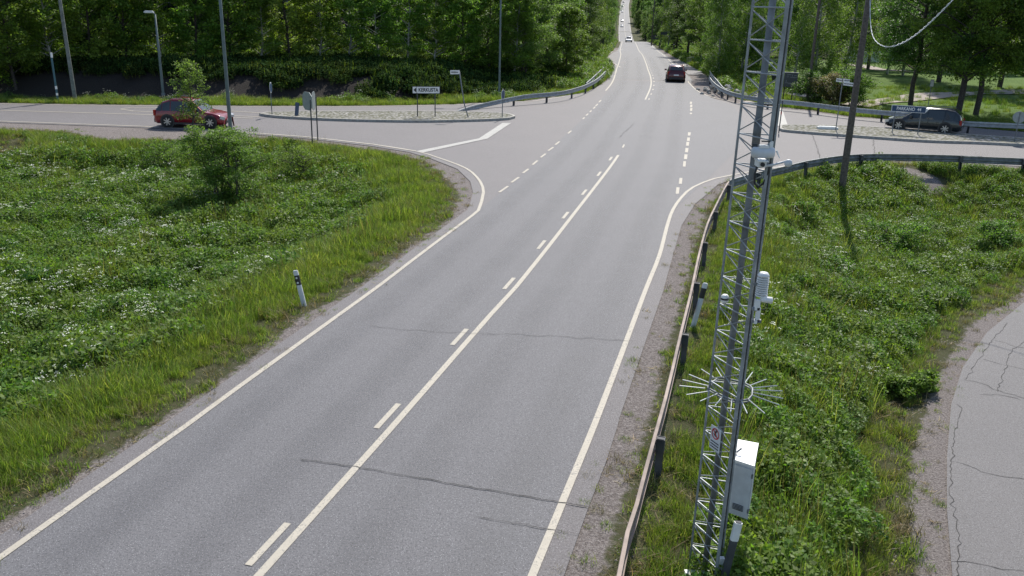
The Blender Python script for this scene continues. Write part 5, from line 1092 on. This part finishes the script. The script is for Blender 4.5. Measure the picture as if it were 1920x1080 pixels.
# ------------------------------------------------------------------ cars
def make_car(paint, L_, W_, H_, style):
    "front towards +x, wheels on z = 0"
    t = bpy.data.objects.new('car', None); S.collection.objects.link(t); hl, hw = L_ / 2, W_ / 2; b0 = .20
    belt = {'suv': .60, 'wagon': .58, 'van': .56, 'hatch': .60}[style] * H_
    # stations: x, z bottom, z belt, half width, roof z (0 = none), roof half width
    rf = H_
    if style == 'van': st = [(-1, .34, .62, .80, .64, .78), (-.985, .24, .98, .93, 1.02, .84), (-.93, b0, 1, .98, 1.38, .82), (-.80, b0, 1, 1, 1.68, .78), (-.55, b0, 1, 1, rf / belt, .78), (-.1, b0, 1, 1, .995 * rf / belt, .78), (.12, b0, .99, 1, .965 * rf / belt, .77), (.28, b0, .975, 1, .84 * rf / belt, .78), (.56, b0, .93, .99, .95, .90), (.80, b0, .84, .96, .86, .82), (.95, .22, .70, .88, .72, .74), (1, .30, .52, .74, .54, .62)]
    else: st = [(-1, .34, .60, .80, .62, .78), (-.985, .24, .95, .92, .99, .84), (-.92, b0, 1, .97, 1.16, .82), (-.74, b0, 1, 1, 1.54, .78), (-.50, b0, 1, 1, rf / belt, .76), (-.12, b0, .99, 1, rf / belt, .76), (.10, b0, .98, 1, .955 * rf / belt, .75), (.44, b0, .955, 1, .99, .92), (.68, b0, .90, .98, .93, .88), (.86, b0, .80, .94, .82, .80), (.96, .22, .66, .86, .68, .72), (1, .30, .50, .74, .52, .62)]
    rf = H_
    V = []; m = 8
    for x, zb_, zl, wy, zr_, wr in st:
        Bz = belt * zl; Tz = belt * zr_; y = hw * wy; yr = hw * wy * wr
        ring = [(0, zb_), (y * .86, zb_), (y * .98, zb_ + .12), (y, (zb_ + Bz) * .5), (y * .965, Bz), (yr + (y - yr) * .12, Bz + (Tz - Bz) * .86), (yr * .90, Tz), (0, Tz + .02)]
        V.append([(x * hl, a, c) for a, c in ring])
    b = MB(); n = len(st)
    for sgn in (1, -1):
        vv = [(x, sgn * y, z) for r_ in V for x, y, z in r_]
        b.add(vv, [(i * m + k, (i + 1) * m + k, (i + 1) * m + k + 1, i * m + k + 1) for i in range(n - 1) for k in range(m - 1)] + [tuple(range(m)), tuple(range((n - 1) * m, n * m))])
    import bmesh
    me = bpy.data.meshes.new('body'); me.from_pydata(b.v, [], b.f); bb = bmesh.new(); bb.from_mesh(me); bmesh.ops.remove_doubles(bb, verts=bb.verts, dist=.002); bmesh.ops.recalc_face_normals(bb, faces=bb.faces)
    bmesh.ops.bevel(bb, geom=[e for e in bb.edges if len(e.link_faces) == 2 and e.calc_face_angle(0) > .5], offset=.025, segments=2, affect='EDGES'); bb.to_mesh(me); bb.free()
    body = link('body', me, paint, t, True)
    def quad(pts, nm, mat, off=.012, shrink=.90, shz=None):
        c = sum((Vector(p_) for p_ in pts), Vector()) / 4; pts = [Vector(p_) for p_ in pts]; nn = (pts[1] - pts[0]).cross(pts[3] - pts[0]).normalized()
        if nn.dot(c - Vector((0, 0, H_ * .4))) < 0: nn = -nn
        q = [c + (p_ - c) * shrink + nn * off for p_ in pts]; q2 = [x_ - nn * (off + .02) for x_ in q]
        b2 = MB(); b2.add(q + q2, [(0, 1, 2, 3), (4, 7, 6, 5), (0, 4, 5, 1), (1, 5, 6, 2), (2, 6, 7, 3), (3, 7, 4, 0)]); return b2.build(nm, mat, t)
    gl = [(i, i + 1) for i in range(2, 7)] if style != 'van' else [(i, i + 1) for i in range(2, 8)]
    for i, j2 in gl:
        for sgn in (1, -1):
            q = [V[i][4], V[j2][4], V[j2][5], V[i][5]]; q = [(x, sgn * y, z) for x, y, z in q]
            if (V[j2][0][0] - V[i][0][0]) > .12 and abs(q[2][2] - q[1][2]) + abs(q[3][2] - q[0][2]) > .2: quad(q, 'side_window', 'glass', .010, .92)
    wi = 6 if style != 'van' else 7
    quad([(V[wi + 1][6][0], -V[wi + 1][6][1], V[wi + 1][6][2] + .01), (V[wi + 1][6][0], V[wi + 1][6][1], V[wi + 1][6][2] + .01), (V[wi][6][0], V[wi][6][1], V[wi][6][2]), (V[wi][6][0], -V[wi][6][1], V[wi][6][2])], 'windscreen', 'glass', .02, .93)
    quad([(V[2][6][0], -V[2][6][1], V[2][6][2]), (V[2][6][0], V[2][6][1], V[2][6][2]), (V[3][6][0], V[3][6][1], V[3][6][2]), (V[3][6][0], -V[3][6][1], V[3][6][2])], 'rear_window', 'glass', .03, .92)
    wr_ = .335; xw = (-.60 * hl, .62 * hl)
    for x in xw:
        for sgn in (1, -1):
            y = sgn * (hw - .10)
            b2 = MB(); b2.lathe([(wr_ * .60, -.115), (wr_ * .94, -.115), (wr_, -.08), (wr_, .08), (wr_ * .94, .115), (wr_ * .60, .115)], 26, (0, 0, 0), axis='Y'); tw = empty('wheel', (x, y, wr_)); tw.parent = t; b2.build('tyre', 'tyre', tw, True)
            b2 = MB(); b2.lathe([(wr_ * .66, -.119), (wr_ * .66, -.105)], 24, (0, 0, 0), axis='Y') if False else None
            for k in range(7): a_ = k * 2 * math.pi / 7; b2.box((math.cos(a_) * wr_ * .32, sgn * .118, math.sin(a_) * wr_ * .32), (wr_ * .6, .014, .055), ry=-a_)
            b2.lathe([(wr_ * .15, sgn * .11), (wr_ * .12, sgn * .13)], 12, (0, 0, 0), axis='Y'); b2.build('rim', 'rim', tw)
            b2 = MB(); b2.lathe([(wr_ * 1.17, -.01), (wr_ * 1.17, .01)], 26, (x, sgn * (hw - .002), wr_ + .01), axis='Y'); b2.build('wheel_arch', 'black', t)
    bz = belt
    for sgn in (1, -1):
        b2 = MB(); b2.box((hl * .925, sgn * hw * .70, bz * .66), (.26, .36, .15), rz=-sgn * R(28), ry=R(18)); b2.build('headlight', 'lens', t)
        b2 = MB(); b2.box((-hl * .955, sgn * hw * .82, bz * .88), (.14, .20, .30), rz=sgn * R(22)); b2.build('tail_light', 'taillens', t)
        b2 = MB(); b2.box((hl * .22 if style != 'van' else hl * .32, sgn * (hw + .09), bz + .07), (.12, .20, .14)); b2.build('mirror', paint, t)
        b2 = MB(); b2.tube([(-hl * .75, sgn * hw * .68, H_ + .0), (-hl * .7, sgn * hw * .68, H_ + .045), (-hl * .05, sgn * hw * .68, H_ + .045), (hl * .0, sgn * hw * .68, H_ - .01)], .02, 6); b2.build('roof_rail', 'galvdull' if style != 'hatch' else paint, t)
        for xd in (.03, -.38): b2 = MB(); b2.box((xd * hl, sgn * (hw + .004), bz * .84), (.16, .02, .03)); b2.build('door_handle', paint, t)
        b2 = MB(); b2.box((0, sgn * (hw - .015), b0 + .06), (L_ * .46, .03, .09)); b2.build('sill', 'black', t)
    b2 = MB(); b2.box((hl * .985, 0, bz * .40), (.08, W_ * .5, .12)); b2.build('grille', 'black', t)
    b2 = MB(); b2.box((-hl - .004, 0, bz * .72), (.02, .46, .11)); b2.build('number_plate', 'white', t)
    b2 = MB(); b2.box((hl + .006, 0, bz * .50), (.02, .46, .11)); b2.build('number_plate', 'white', t)
    b2 = MB(); b2.box((-hl * .985, 0, .36), (.14, W_ * .78, .2)); b2.build('bumper', 'black' if style != 'van' else paint, t)
    return t
def place(t, x, y, rz, label, name, cat='car', group=None, z=None):
    t.name = name; t.location = (x, y, (float(zroad(y)) if z is None else z) + .012); t.rotation_euler = (0, 0, rz); tag(t, label, cat, group)
    if z is None and y > 95: sl_ = (float(zroad(y + 3)) - float(zroad(y - 3))) / 6; t.rotation_euler = (0, -math.atan(sl_) * (1 if math.sin(rz) > 0 else -1), rz)
a, c = G(200, 241, 0), G(480, 245, 0)
pr = G(366, 237, 0); place(make_car('carred', 3.85, 1.72, 1.52, 'wagon'), pr.x, pr.y, math.atan2(G(434, 238.5).y - G(313, 235).y, G(434, 238.5).x - G(313, 235).x), 'red estate car driving right on the left side road behind the sapling', 'estate_car')
w1, w2_ = G(1690, 245.5), G(1765, 252); dv = (w2_ - w1).normalized(); pr = (w1 + w2_) / 2 + Vector((-dv.y, dv.x, 0)) * .72
place(make_car('cardark', 4.15, 1.76, 1.44, 'van'), pr.x, pr.y, math.atan2(-dv.y, -dv.x), 'charcoal people carrier behind the blue PARKANO board', 'people_carrier')
def on_lane(y, off):
    i = int(np.argmin(np.abs(CL[:, 1] - y))); T_ = CL[i + 1] - CL[i - 1]; T_ /= np.linalg.norm(T_); return CL[i][0] + T_[1] * off, CL[i][1] - T_[0] * off, math.atan2(T_[1], T_[0])
rear = G(1267, 154.5, 0); i = int(np.argmin(np.abs(CL[:, 1] - rear.y))); T_ = CL[i + 3] - CL[i - 3]; T_ /= np.linalg.norm(T_); place(make_car('carmaroon', 4.0, 1.74, 1.50, 'hatch'), rear.x + T_[0] * 2, rear.y + T_[1] * 2, math.atan2(T_[1], T_[0]), 'dark red hatchback seen from behind driving away on the main road', 'hatchback')
wc = make_car('carwhite', 4.5, 1.8, 1.48, 'wagon'); x, y, r_ = on_lane(250, -1.75); place(wc, x, y, r_ + math.pi, 'white car with glinting roof coming over the crest', 'white_car', 'car', 'distant oncoming cars')
sv = make_car('carsilver', 4.4, 1.78, 1.46, 'hatch')
for k, (yy, lb, src) in enumerate(((600, 'nearest white car of the pair beyond the dip', wc), (650, 'silver car just behind the nearest white one beyond the dip', None), (770, 'white car alone halfway up the far slope', wc), (845, 'white car high on the far slope', wc), (905, 'dark car at the very top of the far road', 'dark'))):
    o = sv if src is None else copy_tree(wc) if src is wc else make_car('cardark', 4.5, 1.8, 1.5, 'wagon')
    x, y, r_ = on_lane(yy, -1.75); place(o, x, y, r_ + math.pi, lb, 'oncoming_car', 'car', 'distant oncoming cars')

# ------------------------------------------------------------------ houses glimpsed between the trees
def house(p, w_, d_, h_, rz, label, wall, roofm):
    t = empty('house', p, rz, label, 'house'); b = MB(); b.box((0, 0, h_ / 2), (w_, d_, h_)); b.build('wall', wall, t)
    b = MB(); e = .4; rh = d_ * .3; b.add([(-w_ / 2 - e, -d_ / 2 - e, h_ - .1), (w_ / 2 + e, -d_ / 2 - e, h_ - .1), (w_ / 2 + e, d_ / 2 + e, h_ - .1), (-w_ / 2 - e, d_ / 2 + e, h_ - .1), (-w_ / 2 - e, 0, h_ + rh), (w_ / 2 + e, 0, h_ + rh)], [(0, 1, 5, 4), (2, 3, 4, 5), (0, 4, 3), (1, 2, 5), (0, 3, 2, 1)]); b.build('roof', roofm, t)
    for k in range(3): b = MB(); b.box(((k - 1) * w_ * .3, -d_ / 2 - .02, h_ * .55), (1.2, .06, 1.2)); b.build('window', 'glass', t)
    b = MB(); b.box((w_ * .42, -d_ / 2 - .03, 1.0), (.9, .08, 2.0)); b.build('door', 'darkgrey', t)
p = AT(1655, 44, 150); p.z = hz(p.x, p.y); house(p, 10, 7, 4.4, R(-15), 'white house glimpsed between the park trees', 'white', simple('dark_roof_tiles', (.08, .07, .07), .8))
p = AT(1180, 2, 990); p.z = hz(p.x, p.y) - 1; house(p, 30, 12, 6, R(8), 'long low building with a dark roof at the top of the far road', 'signback', simple('violet_grey_roof', (.10, .09, .12), .7))
